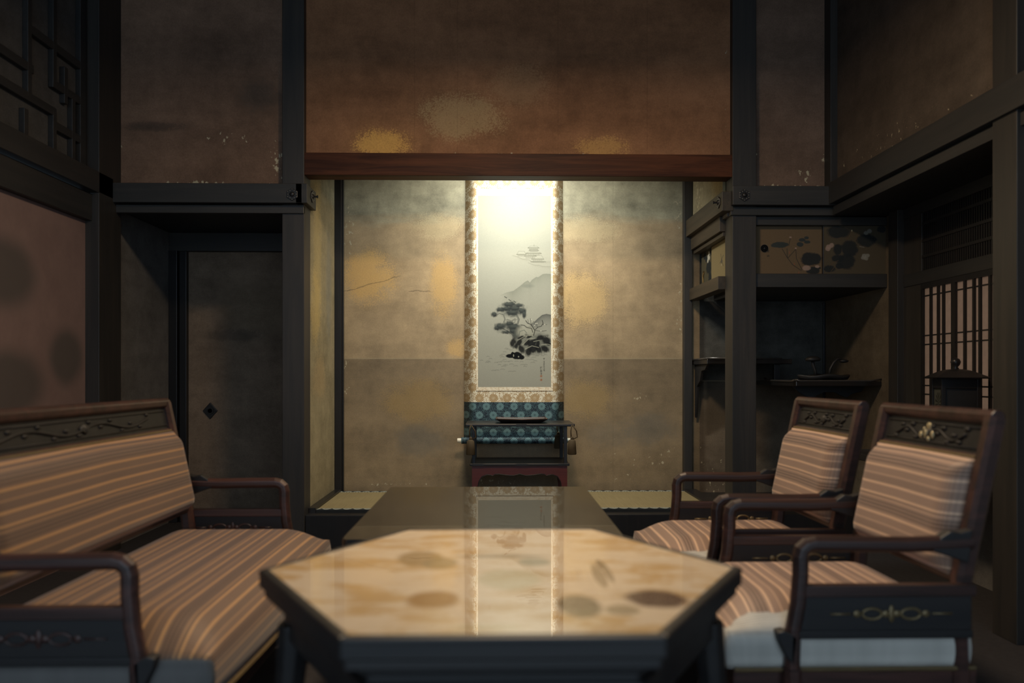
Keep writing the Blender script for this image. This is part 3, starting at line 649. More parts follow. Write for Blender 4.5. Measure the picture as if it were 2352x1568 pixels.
# ------------------------------------------------------------------ wall cabinets with painted sliding doors
LEAF = (0.022, 0.026, 0.028); LEAF2 = (0.035, 0.045, 0.045); PINK = (0.34, 0.24, 0.19); CREAM = (0.26, 0.25, 0.21)
CB = thing('wall_cabinet', 'long wall cabinet with two lotus painted sliding doors above the staggered shelves', 'cabinet', (2.0, 5.3, 1.607))
def atc(bm): bmesh.ops.translate(bm, verts=bm.verts, vec=(-2.0, -5.3, -1.607)); return bm
b = NB(); box(b, 1.603, 2.43, 4.905, 5.84, 1.607, 1.692); box(b, 1.603, 2.43, 4.905, 4.99, 1.992, 2.045); obj('case', atc(b), W_BEAM, CB, 0.003)
def qd(x, y): return (1720+x/5.88, 480+y/5.88)
dl = obj('door', atc(bx(1.603, 2.036, 4.945, 4.965, 1.692, 1.992)), W_BLACK, CB, 0.002)
A = Sheet(160, 112, 1.6, (0.140, 0.098, 0.058))
def g1(x, y): a = qd(x, y); return (a[0]-1737, a[1]-513)
for pts in (((500, 505), (560, 610), (640, 720), (760, 800)), ((565, 500), (570, 620)), ((575, 630), (640, 560), (690, 500)), ((685, 510), (695, 640), (770, 790)), ((590, 450), (610, 360))): A.line([g1(*p) for p in pts], 1.3, LEAF, 0.9)
for x, y, rx, ry in ((470, 450, 125, 42), (890, 640, 140, 85), (920, 800, 90, 50), (770, 380, 45, 25), (830, 350, 32, 20), (740, 440, 48, 32), (840, 410, 45, 20), (1010, 765, 20, 14)): A.ell(*g1(x, y), rx/5.88, ry/5.88, LEAF if y > 600 else LEAF2, 0.95, 0.2, 0.5)
for x, y, rx, ry in ((612, 345, 18, 12), (685, 495, 14, 12), (830, 765, 55, 32), (980, 745, 30, 18)): A.ell(*g1(x, y), rx/5.88, ry/5.88, PINK, 0.8, 0.4, 0.4)
for x, y in ((600, 555), (665, 710), (725, 830)): A.ell(*g1(x, y), 1.2, 3, (0.25, 0.09, 0.05), 0.8)
for y in (540, 600): glyph(A, *g1(308, y), 2.6, LEAF, 5, rr)
A.build('lotus_painting', PIG, dl, lambda u, v: (1.603+0.433*u-2.0, np.full_like(u, 4.944-5.3), 1.992-0.300*v-1.607))
b = NB(); c_ = pY(*qd(210, 530), 4.94)
for r0, r1 in ((0.024, 0.021), (0.015, 0.013)): lathe(b, [(r0, 0.0), (r0, -0.004), (r1, -0.004), (r1, 0.0)], (c_[0], 4.943, c_[1]), 24, 'y')
lathe(b, [(0.008, 0), (0.007, -0.004)], (c_[0], 4.943, c_[1]), 12, 'y'); obj('pull', atc(b), IRON, dl)
dr = obj('door', atc(bx(2.036, 2.43, 4.925, 4.944, 1.692, 1.992)), W_BLACK, CB, 0.002)
A = Sheet(160, 112, 1.6, (0.085, 0.068, 0.045))
def g2(x, y): a = qd(x, y); return (a[0]-1905, a[1]-513)
for x, y, rx, ry in ((1310, 275, 175, 80), (1730, 390, 150, 85), (1480, 500, 130, 110), (1300, 520, 60, 80), (1430, 680, 130, 105), (1300, 640, 100, 50), (1170, 780, 90, 50), (1970, 240, 70, 50), (1330, 740, 60, 40)): A.ell(*g2(x, y), rx/5.88, ry/5.88, LEAF, 0.92, 0.25, 0.5)
for x, y in ((1160, 480), (1205, 460), (1150, 505)): A.ell(*g2(x, y), 6, 5, PINK, 0.8, 0.4, 0.6)
for x, y in ((1730, 290), (1780, 265), (1700, 600), (1750, 600), (1730, 640), (1690, 630)): A.ell(*g2(x, y), 6, 4.5, CREAM, 0.75, 0.4, 0.6)
for pts in (((1430, 390), (1480, 330), (1510, 260)), ((1560, 410), (1620, 260)), ((1170, 740), (1240, 690), (1310, 670)), ((1180, 840), (1260, 740))): A.line([g2(*p) for p in pts], 1.1, (0.11, 0.07, 0.04), 0.9)
A.ell(*g2(1514, 258), 1.4, 2.2, (0.5, 0.42, 0.25), 1); A.line([g2(1630, 475), g2(1700, 485)], 1.4, CREAM, 0.6)
A.build('lotus_painting', PIG, dr, lambda u, v: (2.040+0.39*u-2.0, np.full_like(u, 4.924-5.3), 1.992-0.300*v-1.607))
ORA = plain('orange_silk', (0.55, 0.19, 0.045), 0.7)
c_ = pY(*qd(1935, 520), 4.92)
b = NB(); lathe(b, [(0.019, 0.0), (0.019, -0.004), (0.015, -0.004), (0.015, 0.0)], (c_[0], 4.923, c_[1]), 20, 'y'); k = obj('pull', atc(b), BRASS, dr)
b = NB(); sweep(b, [(c_[0], 4.917, c_[1]), (c_[0]+0.012, 4.915, c_[1]-0.018), (c_[0]+0.016, 4.916, c_[1]-0.045), (c_[0]+0.019, 4.917, c_[1]-0.07)], circ(0.0055, 8), (0, 1, 0), [0.7, 0.8, 1, 1.1]); obj('pull_tassel', atc(b), ORA, k, smooth=True, label='orange silk tassel')
# the small cupboard in the side of the alcove
CS = thing('side_cabinet', 'small cupboard with bird and flower doors inside the right alcove wall', 'cabinet', (1.48, 5.4, 1.692))
def ats(bm): bmesh.ops.translate(bm, verts=bm.verts, vec=(-1.48, -5.4, -1.692)); return bm
obj('case', ats(bx(1.52, 1.56, 5.04, 5.79, 1.692, 1.945)), W_BLACK, CS)
d1 = obj('door', ats(bx(1.486, 1.50, 5.05, 5.47, 1.692, 1.95)), W_BLACK, CS, 0.002)
A = Sheet(80, 50, 2.2, (0.225, 0.18, 0.095))
A.line([(44, 17), (46, 24), (48, 26)], 1.2, (0.06, 0.055, 0.045)); A.line([(40, 28), (46, 25), (55, 20)], 1.4, (0.09, 0.08, 0.06)); A.ell(48, 27, 4, 2.6, (0.10, 0.09, 0.07), 0.9, 0.4); A.line([(49, 28), (56, 34)], 0.9, (0.08, 0.07, 0.05)); A.ell(46, 31, 2, 1.5, (0.34, 0.3, 0.2), 0.8)
A.build('bird_painting', PIG, d1, lambda u, v: (np.full_like(u, 1.485-1.48), 5.47-0.42*u-5.4, 1.95-0.258*v-1.692))
b = NB(); lathe(b, [(0.02, 0), (0.02, -0.004), (0.016, -0.004)], (1.485, 5.085, 1.80), 16, 'x'); sweep(b, [(1.48, 5.085, 1.80), (1.478, 5.082, 1.77), (1.480, 5.083, 1.735)], circ(0.006, 8)); obj('pull', ats(b), BRASS, d1)
d2 = obj('door', ats(bx(1.500, 1.514, 5.45, 5.79, 1.692, 1.95)), W_BLACK, CS, 0.002)
A = Sheet(70, 50, 2.2, (0.085, 0.075, 0.048))
for x, y, rx, ry in ((20, 6, 8, 5), (40, 24, 13, 9), (47, 40, 8, 8), (55, 4, 8, 6), (28, 12, 6, 4), (46, 30, 6, 7)): A.ell(x, y, rx, ry, LEAF, 0.95, 0.25)
for x, y in ((38, 10), (42, 6), (36, 15), (43, 12)): A.ell(x, y, 4, 3, (0.55, 0.53, 0.45), 0.85, 0.4)
A.build('flower_painting', PIG, d2, lambda u, v: (np.full_like(u, 1.499-1.48), 5.79-0.34*u-5.4, 1.95-0.258*v-1.692))
b = NB(); lathe(b, [(0.014, 0), (0.014, -0.004), (0.011, -0.004)], (1.499, 5.72, 1.80), 16, 'x'); sweep(b, [(1.494, 5.72, 1.80), (1.492, 5.725, 1.77), (1.494, 5.725, 1.73)], circ(0.005, 8)); obj('pull', ats(b), BRASS, d2)

# ------------------------------------------------------------------ staggered shelves and what stands on them
LIPM = plain('polished_lip', (0.05, 0.045, 0.042), 0.18, 0.8)
SHELF = wood('shelf_lacquer', (0.010, 0.009, 0.009), (0.02, 0.017, 0.015), 'x', 0.22, 0.6)
US = thing('staggered_shelf', 'upper staggered shelf in the dark niche, nearer the alcove', 'shelf', (1.72, 5.6, 1.15), 0, 'staggered shelves in the niche')
def atu(bm): bmesh.ops.translate(bm, verts=bm.verts, vec=(-1.72, -5.6, -1.15)); return bm
obj('board', atu(bx(1.437, 2.02, 5.40, 5.84, 1.138, 1.172)), SHELF, US, 0.004)
b = NB(); sweep(b, [(1.437, 5.84, 1.172), (1.437, 5.40, 1.176)], circ(0.007, 10), (0, 0, 1)); sweep(b, [(1.437, 5.402, 1.178), (1.95, 5.402, 1.174)], circ(0.006, 10), (0, 0, 1)); obj('raised_lip', atu(b), LIPM, US, smooth=True)
b = NB(); prism(b, [(5.46, 1.138), (5.80, 1.138), (5.80, 0.75), (5.78, 0.82), (5.74, 0.98), (5.66, 1.02), (5.62, 1.09), (5.52, 1.10)], 'x', 1.452, 1.472); obj('bracket', atu(b), W_CARVE, US, 0.003)
b = NB(); box(b, 1.915, 1.955, 5.45, 5.49, 1.026, 1.138); obj('strut', atu(b), W_BLACK, US, 0.002)
LS = thing('staggered_shelf', 'lower staggered shelf with a curled lip carrying the mushroom ornament', 'shelf', (2.15, 5.3, 1.0), 0, 'staggered shelves in the niche')
def atl(bm): bmesh.ops.translate(bm, verts=bm.verts, vec=(-2.15, -5.3, -1.0)); return bm
obj('board', atl(bx(1.886, 2.43, 4.975, 5.84, 0.992, 1.024)), SHELF, LS, 0.004)
b = NB(); sweep(b, [(1.885, 5.56, 1.040), (1.885, 5.50, 1.026), (1.885, 5.05, 1.024), (1.887, 4.977, 1.032)], circ(0.007, 10), (0, 0, 1)); sweep(b, [(1.887, 4.978, 1.034), (1.91, 4.978, 1.026), (2.36, 4.978, 1.026), (2.43, 4.978, 1.036)], circ(0.006, 10), (0, 0, 1)); obj('raised_lip', atl(b), LIPM, LS, smooth=True)
b = NB()
prism(b, [(1.93, 0.992), (2.40, 0.992), (2.38, 0.955), (2.32, 0.94), (2.28, 0.915), (2.24, 0.93), (2.20, 0.95), (2.13, 0.95), (2.09, 0.93), (2.05, 0.905), (2.00, 0.93), (1.96, 0.955)], 'y', 5.14, 5.16); obj('bracket', atl(b), W_CARVE, LS, 0.003)
MO = thing('mushroom_ornament', 'carved ornament of two mushrooms on a low base on the lower shelf', 'ornament', (2.07, 5.12, 1.0315))
b = NB(); lathe(b, [(0.08, 0.0), (0.155, 0.006), (0.17, 0.026), (0.165, 0.034), (0.15, 0.022), (0.02, 0.018)], (0.05, 0, 0), 24)
for v in b.verts: v.co.y *= 0.55; v.co.z += 0.006*math.sin(v.co.x*30)
obj('base', b, W_CARVE, MO, smooth=True)
b = NB(); sweep(b, [(0.0, 0, 0.02), (-0.005, 0, 0.06), (-0.02, 0, 0.10), (-0.02, 0, 0.125)], circ(0.010, 10)); k = obj('stem', b, W_CARVE, MO, smooth=True)
b = NB(); lathe(b, [(0.012, 0.118), (0.045, 0.122), (0.050, 0.134), (0.036, 0.148), (0.006, 0.154)], (-0.02, 0, 0), 20)
for v in b.verts: v.co.y *= 0.7
obj('cap', b, W_CARVE, k, smooth=True)
b = NB(); sweep(b, [(0.085, 0, 0.02), (0.093, 0, 0.07), (0.115, 0, 0.11), (0.14, 0, 0.135), (0.165, 0, 0.13)], circ(0.008, 10)); k = obj('stem', b, W_CARVE, MO, smooth=True)
b = NB(); ball(b, (0.182, 0, 0.122), (0.032, 0.024, 0.012)); obj('cap', b, W_CARVE, k, smooth=True)

# ------------------------------------------------------------------ lantern on the bay desk
LN = thing('wooden_lantern', 'dark wooden lantern with a curved roof standing before the paper window', 'lantern', (2.315, 3.97, 0.62), math.radians(-14))
b = NB()
rf = []
for r_, h in ((0.118, 0.424), (0.122, 0.430), (0.095, 0.444), (0.062, 0.462), (0.035, 0.470), (0.0, 0.474)):
    rf.append([b.verts.new((r_*cx_, r_*cy_, h)) for cx_, cy_ in ((-1, -1), (0, -1), (1, -1), (1, 0), (1, 1), (0, 1), (-1, 1), (-1, 0))])
for r_, q in zip(rf, rf[1:]):
    for i in range(8): b.faces.new((r_[i], r_[(i+1) % 8], q[(i+1) % 8], q[i]))
b.faces.new(rf[0])
roof = obj('roof', b, W_BLACK, LN)
b = NB(); lathe(b, [(0.012, 0.468), (0.016, 0.475), (0.010, 0.482), (0.020, 0.495), (0.024, 0.508), (0.018, 0.522), (0.003, 0.530)], (0, 0, 0), 20); obj('finial', b, W_BLACK, roof, smooth=True)
b = NB()
for sx in (-1, 1):
    for sy in (-1, 1): box(b, sx*0.080-0.009, sx*0.080+0.009, sy*0.080-0.009, sy*0.080+0.009, 0.0, 0.425)
for z0, z1 in ((0.03, 0.06), (0.375, 0.425)):
    for s_ in (-1, 1): box(b, -0.08, 0.08, s_*0.080-0.007, s_*0.080+0.007, z0, z1); box(b, s_*0.080-0.007, s_*0.080+0.007, -0.08, 0.08, z0, z1)
obj('frame', b, W_BLACK, LN, 0.002)
m = Mat('lantern_paper', 0.8, 0.2); x, y, z = m.pos()
a = m.ma('ABSOLUTE', m.ma('SINE', m.ma('ARCTAN2', z-0.30, m.ma('ABSOLUTE', y)+0.01)*7.0)); rr_ = m.ma('SQRT', (z-0.30)*(z-0.30)+y*y)
LPAP = m.done(m.mix(m.ss(a, 0.55, 0.8)*(1.0-m.ss(rr_, 0.05, 0.06)), (0.075, 0.08, 0.07), (0.02, 0.022, 0.02)))
obj('paper_panel', bx(-0.079, -0.077, -0.072, 0.072, 0.06, 0.375), LPAP, LN, label='grey paper panel with a leaf motif')
obj('wood_panel', bx(-0.072, 0.072, -0.079, -0.077, 0.06, 0.375), W_CARVE, LN)
obj('floor_plate', bx(-0.085, 0.085, -0.085, 0.085, 0.0, 0.03), W_BLACK, LN, 0.003)

# ------------------------------------------------------------------ armchairs and settee
def stripe_mat(name, base, dark, light, patch_col, sheen=0.25):
    m = Mat(name, 0.55, 0.3); m.pos(); s = m.attr('stripe')
    m.b.inputs['Sheen Weight'].default_value = sheen
    f = m.ma('FRACT', s/0.140)                # one repeat of the woven stripes
    def band(c, w_): return 1.0-m.ss(m.ma('ABSOLUTE', f-c), w_*0.7, w_*1.15)
    lt = m.ma('MAXIMUM', m.ma('MAXIMUM', band(0.06, 0.028), band(0.375, 0.012)*0.6), m.ma('MAXIMUM', m.ma('MAXIMUM', band(0.46, 0.024), band(0.68, 0.028)), band(0.88, 0.012)*0.65))
    dk = m.ma('MAXIMUM', m.ma('MAXIMUM', band(0.16, 0.022)*0.8, band(0.23, 0.022)*0.95), m.ma('MAXIMUM', band(0.30, 0.022)*0.8, m.ma('MAXIMUM', band(0.42, 0.016)*0.5, band(0.775, 0.07)*0.3)))
    col = m.mix(lt, m.mix(dk, tuple(base), tuple(dark)), tuple(light))
    rib = m.ma('SINE', m.attr('weave')*900.0)*0.5+0.5; n = m.noise(m.vec, 7, 4, 0.6)
    col = m.scale(col, 0.80+0.18*rib+0.15*n)
    wr = m.attr('near_patch')+(n-0.5)*0.6
    col = m.mix(m.ss(wr, 0.42, 0.50), col, m.scale(tuple(patch_col), 0.55+0.5*m.noise(m.xyz(m.attr('weave')*1.0, m.attr('stripe')*0.3, 0.0), 55, 3)+0.25*rib))
    return m.done(col, rib, 0.15, 0.001)
FAB_R = stripe_mat('striped_silk_rose', (0.29, 0.190, 0.140), (0.120, 0.076, 0.055), (0.60, 0.40, 0.27), (0.47, 0.46, 0.42))  # last colour: pale silver patch at the near seat corner and side
FAB_L = stripe_mat('striped_silk_ochre', (0.170, 0.100, 0.060), (0.085, 0.050, 0.032), (0.42, 0.23, 0.095), (0.12, 0.115, 0.11))  # last colour: shade painted on the near cushion side, without stripes

def floats(o, name, vals):
    a = o.data.attributes.new(name, 'FLOAT', 'POINT'); a.data.foreach_set('value', np.array(vals, dtype=np.float32))
def cushion(name, mat, parent, hw, long):     # domed seat cushion with a bowed front
    nx, ny = 30, 40 if not long else 70
    b = NB(); grid = []
    x0, x1 = -0.185, 0.415
    zt, ze, zb_ = 0.498, 0.43, 0.338
    data = []
    def bow(v): return x1+(0.025)*(1-(v*2-1)**2)
    for i in range(nx+1):
        row = []
        u = i/nx
        for j in range(ny+1):
            v = j/ny; xf = bow(v); x = x0+(xf-x0)*u; y = -hw+2*hw*v
            du = min(u, 1-u)*(xf-x0); dv = min(v, 1-v)*2*hw
            fu = 1-max(0, 1-(1-u)*(xf-x0)/0.16)**2.2; fb = 1-max(0, 1-u*(xf-x0)/0.10)**2.2; fv = 1-max(0, 1-dv/0.16)**2.2
            z = ze+(zt-ze)*fu*fb*fv
            row.append(b.verts.new((x, y, z))); data.append((x, y, z))
        grid.append(row)
    for r_, q in zip(grid, grid[1:]):
        for j in range(ny): b.faces.new((r_[j], r_[j+1], q[j+1], q[j]))
    ring = [grid[i][0] for i in range(nx+1)]+[grid[nx][j] for j in range(1, ny+1)]+[grid[i][ny] for i in range(nx-1, -1, -1)]+[grid[0][j] for j in range(ny-1, 0, -1)]
    prev = ring; cx_ = (x0+x1)/2
    for k in range(1, 6):
        t_ = k/5; z = ze+(zb_-ze)*t_; out = 0.005*math.sin(PI*min(t_*1.0, 1))
        cur = []
        for v in ring:
            dx = 1 if v.co.x > x1-0.002 else (-1 if v.co.x < x0+1e-4 else 0); dy = 1 if v.co.y > hw-1e-4 else (-1 if v.co.y < -hw+1e-4 else 0)
            cur.append(b.verts.new((v.co.x+dx*out, v.co.y+dy*out, z)))
        n = len(ring)
        for i in range(n): b.faces.new((prev[i], prev[(i+1) % n], cur[(i+1) % n], cur[i]))
        prev = cur
    b.faces.new(prev)
    o = obj(name, b, mat, parent, smooth=True)
    st, wv, wn = [], [], []
    for v in o.data.vertices:
        x, y, z = v.co
        front = min(max((x-(x1-0.05))/0.05, 0), 1)
        st.append(x+front*(ze+0.03-z)*1.0); wv.append(y if front < 0.5 or z > ze else y)
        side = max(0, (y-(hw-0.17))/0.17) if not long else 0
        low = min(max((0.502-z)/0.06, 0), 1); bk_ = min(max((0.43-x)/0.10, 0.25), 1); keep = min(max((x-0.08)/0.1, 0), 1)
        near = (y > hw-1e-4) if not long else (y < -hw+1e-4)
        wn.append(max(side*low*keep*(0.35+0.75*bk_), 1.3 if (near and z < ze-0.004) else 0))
    floats(o, 'stripe', st); floats(o, 'weave', wv); floats(o, 'near_patch', wn)
    return o
def back_pad(name, mat, parent, hw, xb, ny):
    b = NB(); nz = 20; fr, bk = [], []
    for i in range(nz+1):
        t_ = i/nz; z = 0.560+0.290*t_; xc = xb-0.165-0.062*t_   # leans back
        a, c = [], []
        for j in range(ny+1):
            v = j/ny; y = -hw+2*hw*v; e = min(v, 1-v)*2*hw; k = (1-max(0, 1-e/0.05)**2.5)*(1-max(0, 1-min(t_, 1-t_)*0.29/0.05)**2.5)
            a.append(b.verts.new((xc+0.012+0.042*k, y, z))); c.append(b.verts.new((xc-0.012, y, z)))
        fr.append(a); bk.append(c)
    for r_, q in zip(fr, fr[1:]):
        for j in range(ny): b.faces.new((r_[j], r_[j+1], q[j+1], q[j]))
    for r_, q in zip(bk, bk[1:]):
        for j in range(ny): b.faces.new((r_[j+1], r_[j], q[j], q[j+1]))
    for j in range(ny): b.faces.new((fr[0][j+1], fr[0][j], bk[0][j], bk[0][j+1])); b.faces.new((fr[-1][j], fr[-1][j+1], bk[-1][j+1], bk[-1][j]))
    for i in range(nz): b.faces.new((fr[i][0], fr[i+1][0], bk[i+1][0], bk[i][0])); b.faces.new((fr[i+1][-1], fr[i][-1], bk[i][-1], bk[i+1][-1]))
    o = obj(name, b, mat, parent, smooth=True)
    floats(o, 'stripe', [v.co.z*1.03+0.03+0.012*abs(v.co.y) for v in o.data.vertices]); floats(o, 'weave', [v.co.y for v in o.data.vertices]); floats(o, 'near_patch', [0]*len(o.data.vertices))
    return o
def lean(xb, z):                               # x of the back at height z
    return xb-0.175-(0.062/0.29)*(z-0.56) if z > 0.5 else xb-0.163
def seat(name, label, cat, hw, xb, fab, long=False):
    t = thing(name, label, cat)
    ya = hw+0.012                              # arm centre line
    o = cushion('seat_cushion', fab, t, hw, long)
    b = NB(); 
    for s_ in (-1, 1): sweep(b, [(-0.2, s_*(hw+0.003), 0.337), (0.40, s_*(hw+0.003), 0.337)], circ(0.006, 6), (0, 0, 1))
    sweep(b, [(0.427+0.02*(1-(v*2-1)**2), -hw+2*hw*v, 0.337) for v in [i/12 for i in range(13)]], circ(0.006, 6), (0, 0, 1)); obj('gimp_trim', b, GIMP, o)
    b = NB(); box(b, -0.21, 0.40, -hw+0.005, hw-0.005, 0.25, 0.338); obj('seat_frame', b, W_CHAIR, t, 0.006)
    back_pad('back_pad', fab, t, hw-0.035, xb, 70 if long else 30)
    b = NB(); sweep(b, [(lean(xb, 0.852)+0.012, y, 0.852) for y in np.linspace(-hw+0.035, hw-0.035, 12)], circ(0.006, 6), (0, 0, 1)); obj('back_gimp', b, GIMP, t)
    for s_ in (-1, 1):
        y = s_*ya
        # rear leg and stile in one piece
        b = NB(); yy = s_*(hw-0.012)
        sweep(b, [(xb-0.20, yy, 0), (xb-0.17, yy, 0.25), (xb-0.163, yy, 0.45), (lean(xb, 0.56), yy, 0.56), (lean(xb, 0.75), yy, 0.75), (lean(xb, 0.955), yy, 0.955)], rect(0.042, 0.046), (0, 1, 0)); obj('back_leg', b, W_CHAIR, t, smooth=False)
        # front leg
        b = NB(); sweep(b, [(0.30, y, 0), (0.275, y, 0.08), (0.262, y, 0.22), (0.262, y, 0.345)], rect(0.040, 0.044), (0, 1, 0), [0.8, 0.85, 1.0, 1.0]); obj('front_leg', b, W_CHAIR, t)
        # arm: front post curving into the arm rail
        b = NB(); sweep(b, [(0.262, y, 0.34), (0.258, y, 0.44), (0.246, y, 0.50), (0.240, y, 0.57), (0.240, y, 0.615), (0.236, y, 0.632), (0.222, y, 0.644), (0.205, y, 0.648), (0.10, y, 0.647), (-0.02, y, 0.645), (-0.12, y, 0.648), (xb-0.185, y, 0.652)], rect(0.038, 0.036, 0.3), (0, 1, 0)); ar = obj('arm', b, W_CHAIR, t, 0.003)
        b = NB(); prism(b, [(xb-0.17, 0.60), (xb-0.08, 0.632), (xb-0.10, 0.664), (xb-0.125, 0.680), (xb-0.15, 0.676), (xb-0.18, 0.684)], 'y', y-0.016, y+0.016); obj('arm_scroll', b, W_CARVE, ar, 0.004)
        b = NB(); prism(b, [(0.252, 0.425), (0.285, 0.440), (0.302, 0.436), (0.298, 0.412), (0.280, 0.375), (0.262, 0.350)], 'y', y-0.018, y+0.018); obj('arm_bracket', b, W_CARVE, ar, 0.004)
        # arm panel: rails and carved board
        b = NB(); box(b, xb-0.19, 0.235, y-0.014, y+0.014, 0.520, 0.548); obj('arm_rail', b, W_CHAIR, t, 0.003)
        b = NB(); box(b, xb-0.18, 0.245, y-0.010, y+0.010, 0.425, 0.522); box(b, xb-0.18, 0.25, y-0.016, y+0.016, 0.418, 0.438); pn = obj('arm_panel', b, W_CARVE, t, 0.003)
        b = NB(); cx_ = 0.02+xb*0.5
        for sg in (-1, 1):
            yo = y+sg*0.011
            for dx, rx_, rz in ((0, 0.008, 0.022), (-0.014, 0.010, 0.009), (0.014, 0.010, 0.009)): ball(b, (cx_+dx, yo, 0.478), (rx_, 0.004, rz), 10)
            for d_ in (-1, 1):
                sweep(b, [(cx_+d_*(0.048+0.024*math.cos(a)), yo, 0.478+0.013*math.sin(a)) for a in np.linspace(0, 2*PI, 15)], circ(0.0035, 6), (0, 1, 0))
                ball(b, (cx_+d_*0.085, yo, 0.478), (0.010, 0.003, 0.009), 10)
                sweep(b, [(cx_+d_*0.10, yo, 0.478), (cx_+d_*0.15, yo, 0.478)], circ(0.0025, 6), (0, 0, 1))
        obj('arm_ornament', b, W_CHAIR if long else BRZ, pn, smooth=True)
    # crest: rail, carved panel, lower rails
    b = NB(); z = 0.952
    sweep(b, [(lean(xb, z), yy, z+0.002) for yy in np.linspace(-hw-0.002, hw+0.002, 8)], rect(0.036, 0.040, 0.3), (0, 0, 1)); cr = obj('crest_rail', b, W_CHAIR, t, 0.003)
    b = NB(); v8 = [(lean(xb, zz)+dx, yy, zz) for zz in (0.85, 0.94) for dx, yy in ((-0.010, -hw+0.01), (0.004, -hw+0.01), (0.004, hw-0.01), (-0.010, hw-0.01))]
    vs = [b.verts.new(p) for p in v8]
    for f in ((0, 3, 2, 1), (4, 5, 6, 7), (0, 1, 5, 4), (1, 2, 6, 5), (2, 3, 7, 6), (3, 0, 4, 7)): b.faces.new([vs[i] for i in f])
    cp = obj('crest_panel', b, W_CARVE, t)
    b = NB(); span = (hw-0.05)
    def cpt(y, z): return (lean(xb, z)+0.006, y, z)
    rg = random.Random(5)
    sweep(b, [cpt(y, 0.897+0.012*math.sin(y/span*PI*3)) for y in np.linspace(-span*0.75, span*0.75, 40)], circ(0.004, 6), (1, 0, 0))
    for k in range(9): a = (k-4)/4*0.9; sweep(b, [cpt(0.0, 0.885), cpt(math.sin(a)*0.035, 0.885+math.cos(a)*0.026)], circ(0.004, 6), (1, 0, 0))
    for k in range(14): yy = -span*0.75+1.5*span*k/13; ball(b, cpt(yy, 0.897+0.012*math.sin(yy/span*PI*3)+(0.013 if k % 2 else -0.011)), (0.004, 0.014, 0.006), 8)
    for zz in (0.873, 0.925): sweep(b, [cpt(-span, zz), cpt(span, zz)], rect(0.004, 0.003), (1, 0, 0))
    obj('carving', b, W_CARVE, cp, smooth=True)
    b = NB()
    sweep(b, [(lean(xb, 0.852)-0.004, yy, 0.852) for yy in np.linspace(-hw, hw, 4)], rect(0.026, 0.018), (0, 0, 1)); sweep(b, [(lean(xb, 0.552), yy, 0.552) for yy in np.linspace(-hw, hw, 4)], rect(0.030, 0.022), (0, 0, 1)); obj('back_rail', b, W_CHAIR, t)
    return t
BRZ = plain('bronze_inlay', (0.19, 0.14, 0.07), 0.4, 0.5, Metallic=0.5)
ch = seat('armchair', 'rose striped armchair with carved dark frame, the nearer one at right', 'armchair', 0.285, 0.0, FAB_R)
ch.location = (0.985, 2.235, 0); ch.rotation_euler = (0, 0, PI)
ch2 = dup(ch, (0.975, 2.935, 0), PI, 'rose striped armchair farther back at right, beside the alcove', 'matching armchairs along the right side')
ch['group'] = 'matching armchairs along the right side'
inl = NB()
for dy, dz, ry, rz in ((0.0, 0.915, 0.014, 0.012), (-0.024, 0.893, 0.008, 0.011), (0.010, 0.893, 0.008, 0.014), (0.034, 0.890, 0.009, 0.010), (-0.008, 0.881, 0.006, 0.007), (0.022, 0.905, 0.005, 0.008)):
    ball(inl, (lean(0, dz)+0.008, -dy, dz), (0.004, ry, rz), 10)
obj('shell_inlay', inl, plain('shell_inlay', (0.5, 0.42, 0.25), 0.3, 0.6, Metallic=0.4), ch, smooth=True, label='glinting gold inlay on the crest')
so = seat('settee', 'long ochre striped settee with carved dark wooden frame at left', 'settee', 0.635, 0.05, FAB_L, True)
so.location = (-1.055, 2.435, 0)

# ------------------------------------------------------------------ tables
HX, HY = 0.0105, 1.483
HT = thing('hexagonal_table', 'hexagonal table with a glossy pale patterned top in the foreground', 'table', (HX, HY, 0))
R = 0.452
def hexp(r_): return [(r_*math.cos(i*PI/3), r_*math.sin(i*PI/3)) for i in range(6)]
def ring6(b, r0, r1, z0, z1):
    A_, B_ = hexp(r0), hexp(r1)
    for i in range(6):
        j = (i+1) % 6; prism(b, [A_[i], A_[j], B_[j], B_[i]], 'z', z0, z1)
b = NB(); prism(b, hexp(R-0.002), 'z', 0.668, 0.696); ring6(b, R-0.001, R-0.022, 0.690, 0.7008); obj('tabletop', b, W_TABLE, HT, 0.004)
b = NB(); prism(b, hexp(R-0.012), 'z', 0.650, 0.668); prism(b, hexp(R-0.045), 'z', 0.635, 0.650); prism(b, hexp(R-0.060), 'z', 0.560, 0.635); ring6(b, R-0.048, R-0.07, 0.575, 0.62); obj('apron', b, W_TABLE, HT, 0.004)
m = Mat('patterned_silk_under_glass', 0.7, 0.0); x, y, z = m.pos()
m.b.inputs['Coat Weight'].default_value = 1.0; m.b.inputs['Coat Roughness'].default_value = 0.0; m.b.inputs['Coat IOR'].default_value = 1.5
n1 = m.noise(m.xyz(x*0.7, y*1.7, 0.0), 8, 5, 0.62, 0.5); n2 = m.noise(m.xyz(x, y, 3.0), 20, 3)
col = m.mix(m.ss(n1, 0.46, 0.60), (0.66, 0.53, 0.38), (0.53, 0.35, 0.165))
col = m.mix(m.ss(n2, 0.58, 0.70)*0.5, col, (0.72, 0.61, 0.46))
wob = m.noise(m.xyz(x, y, 0.0), 14, 3)
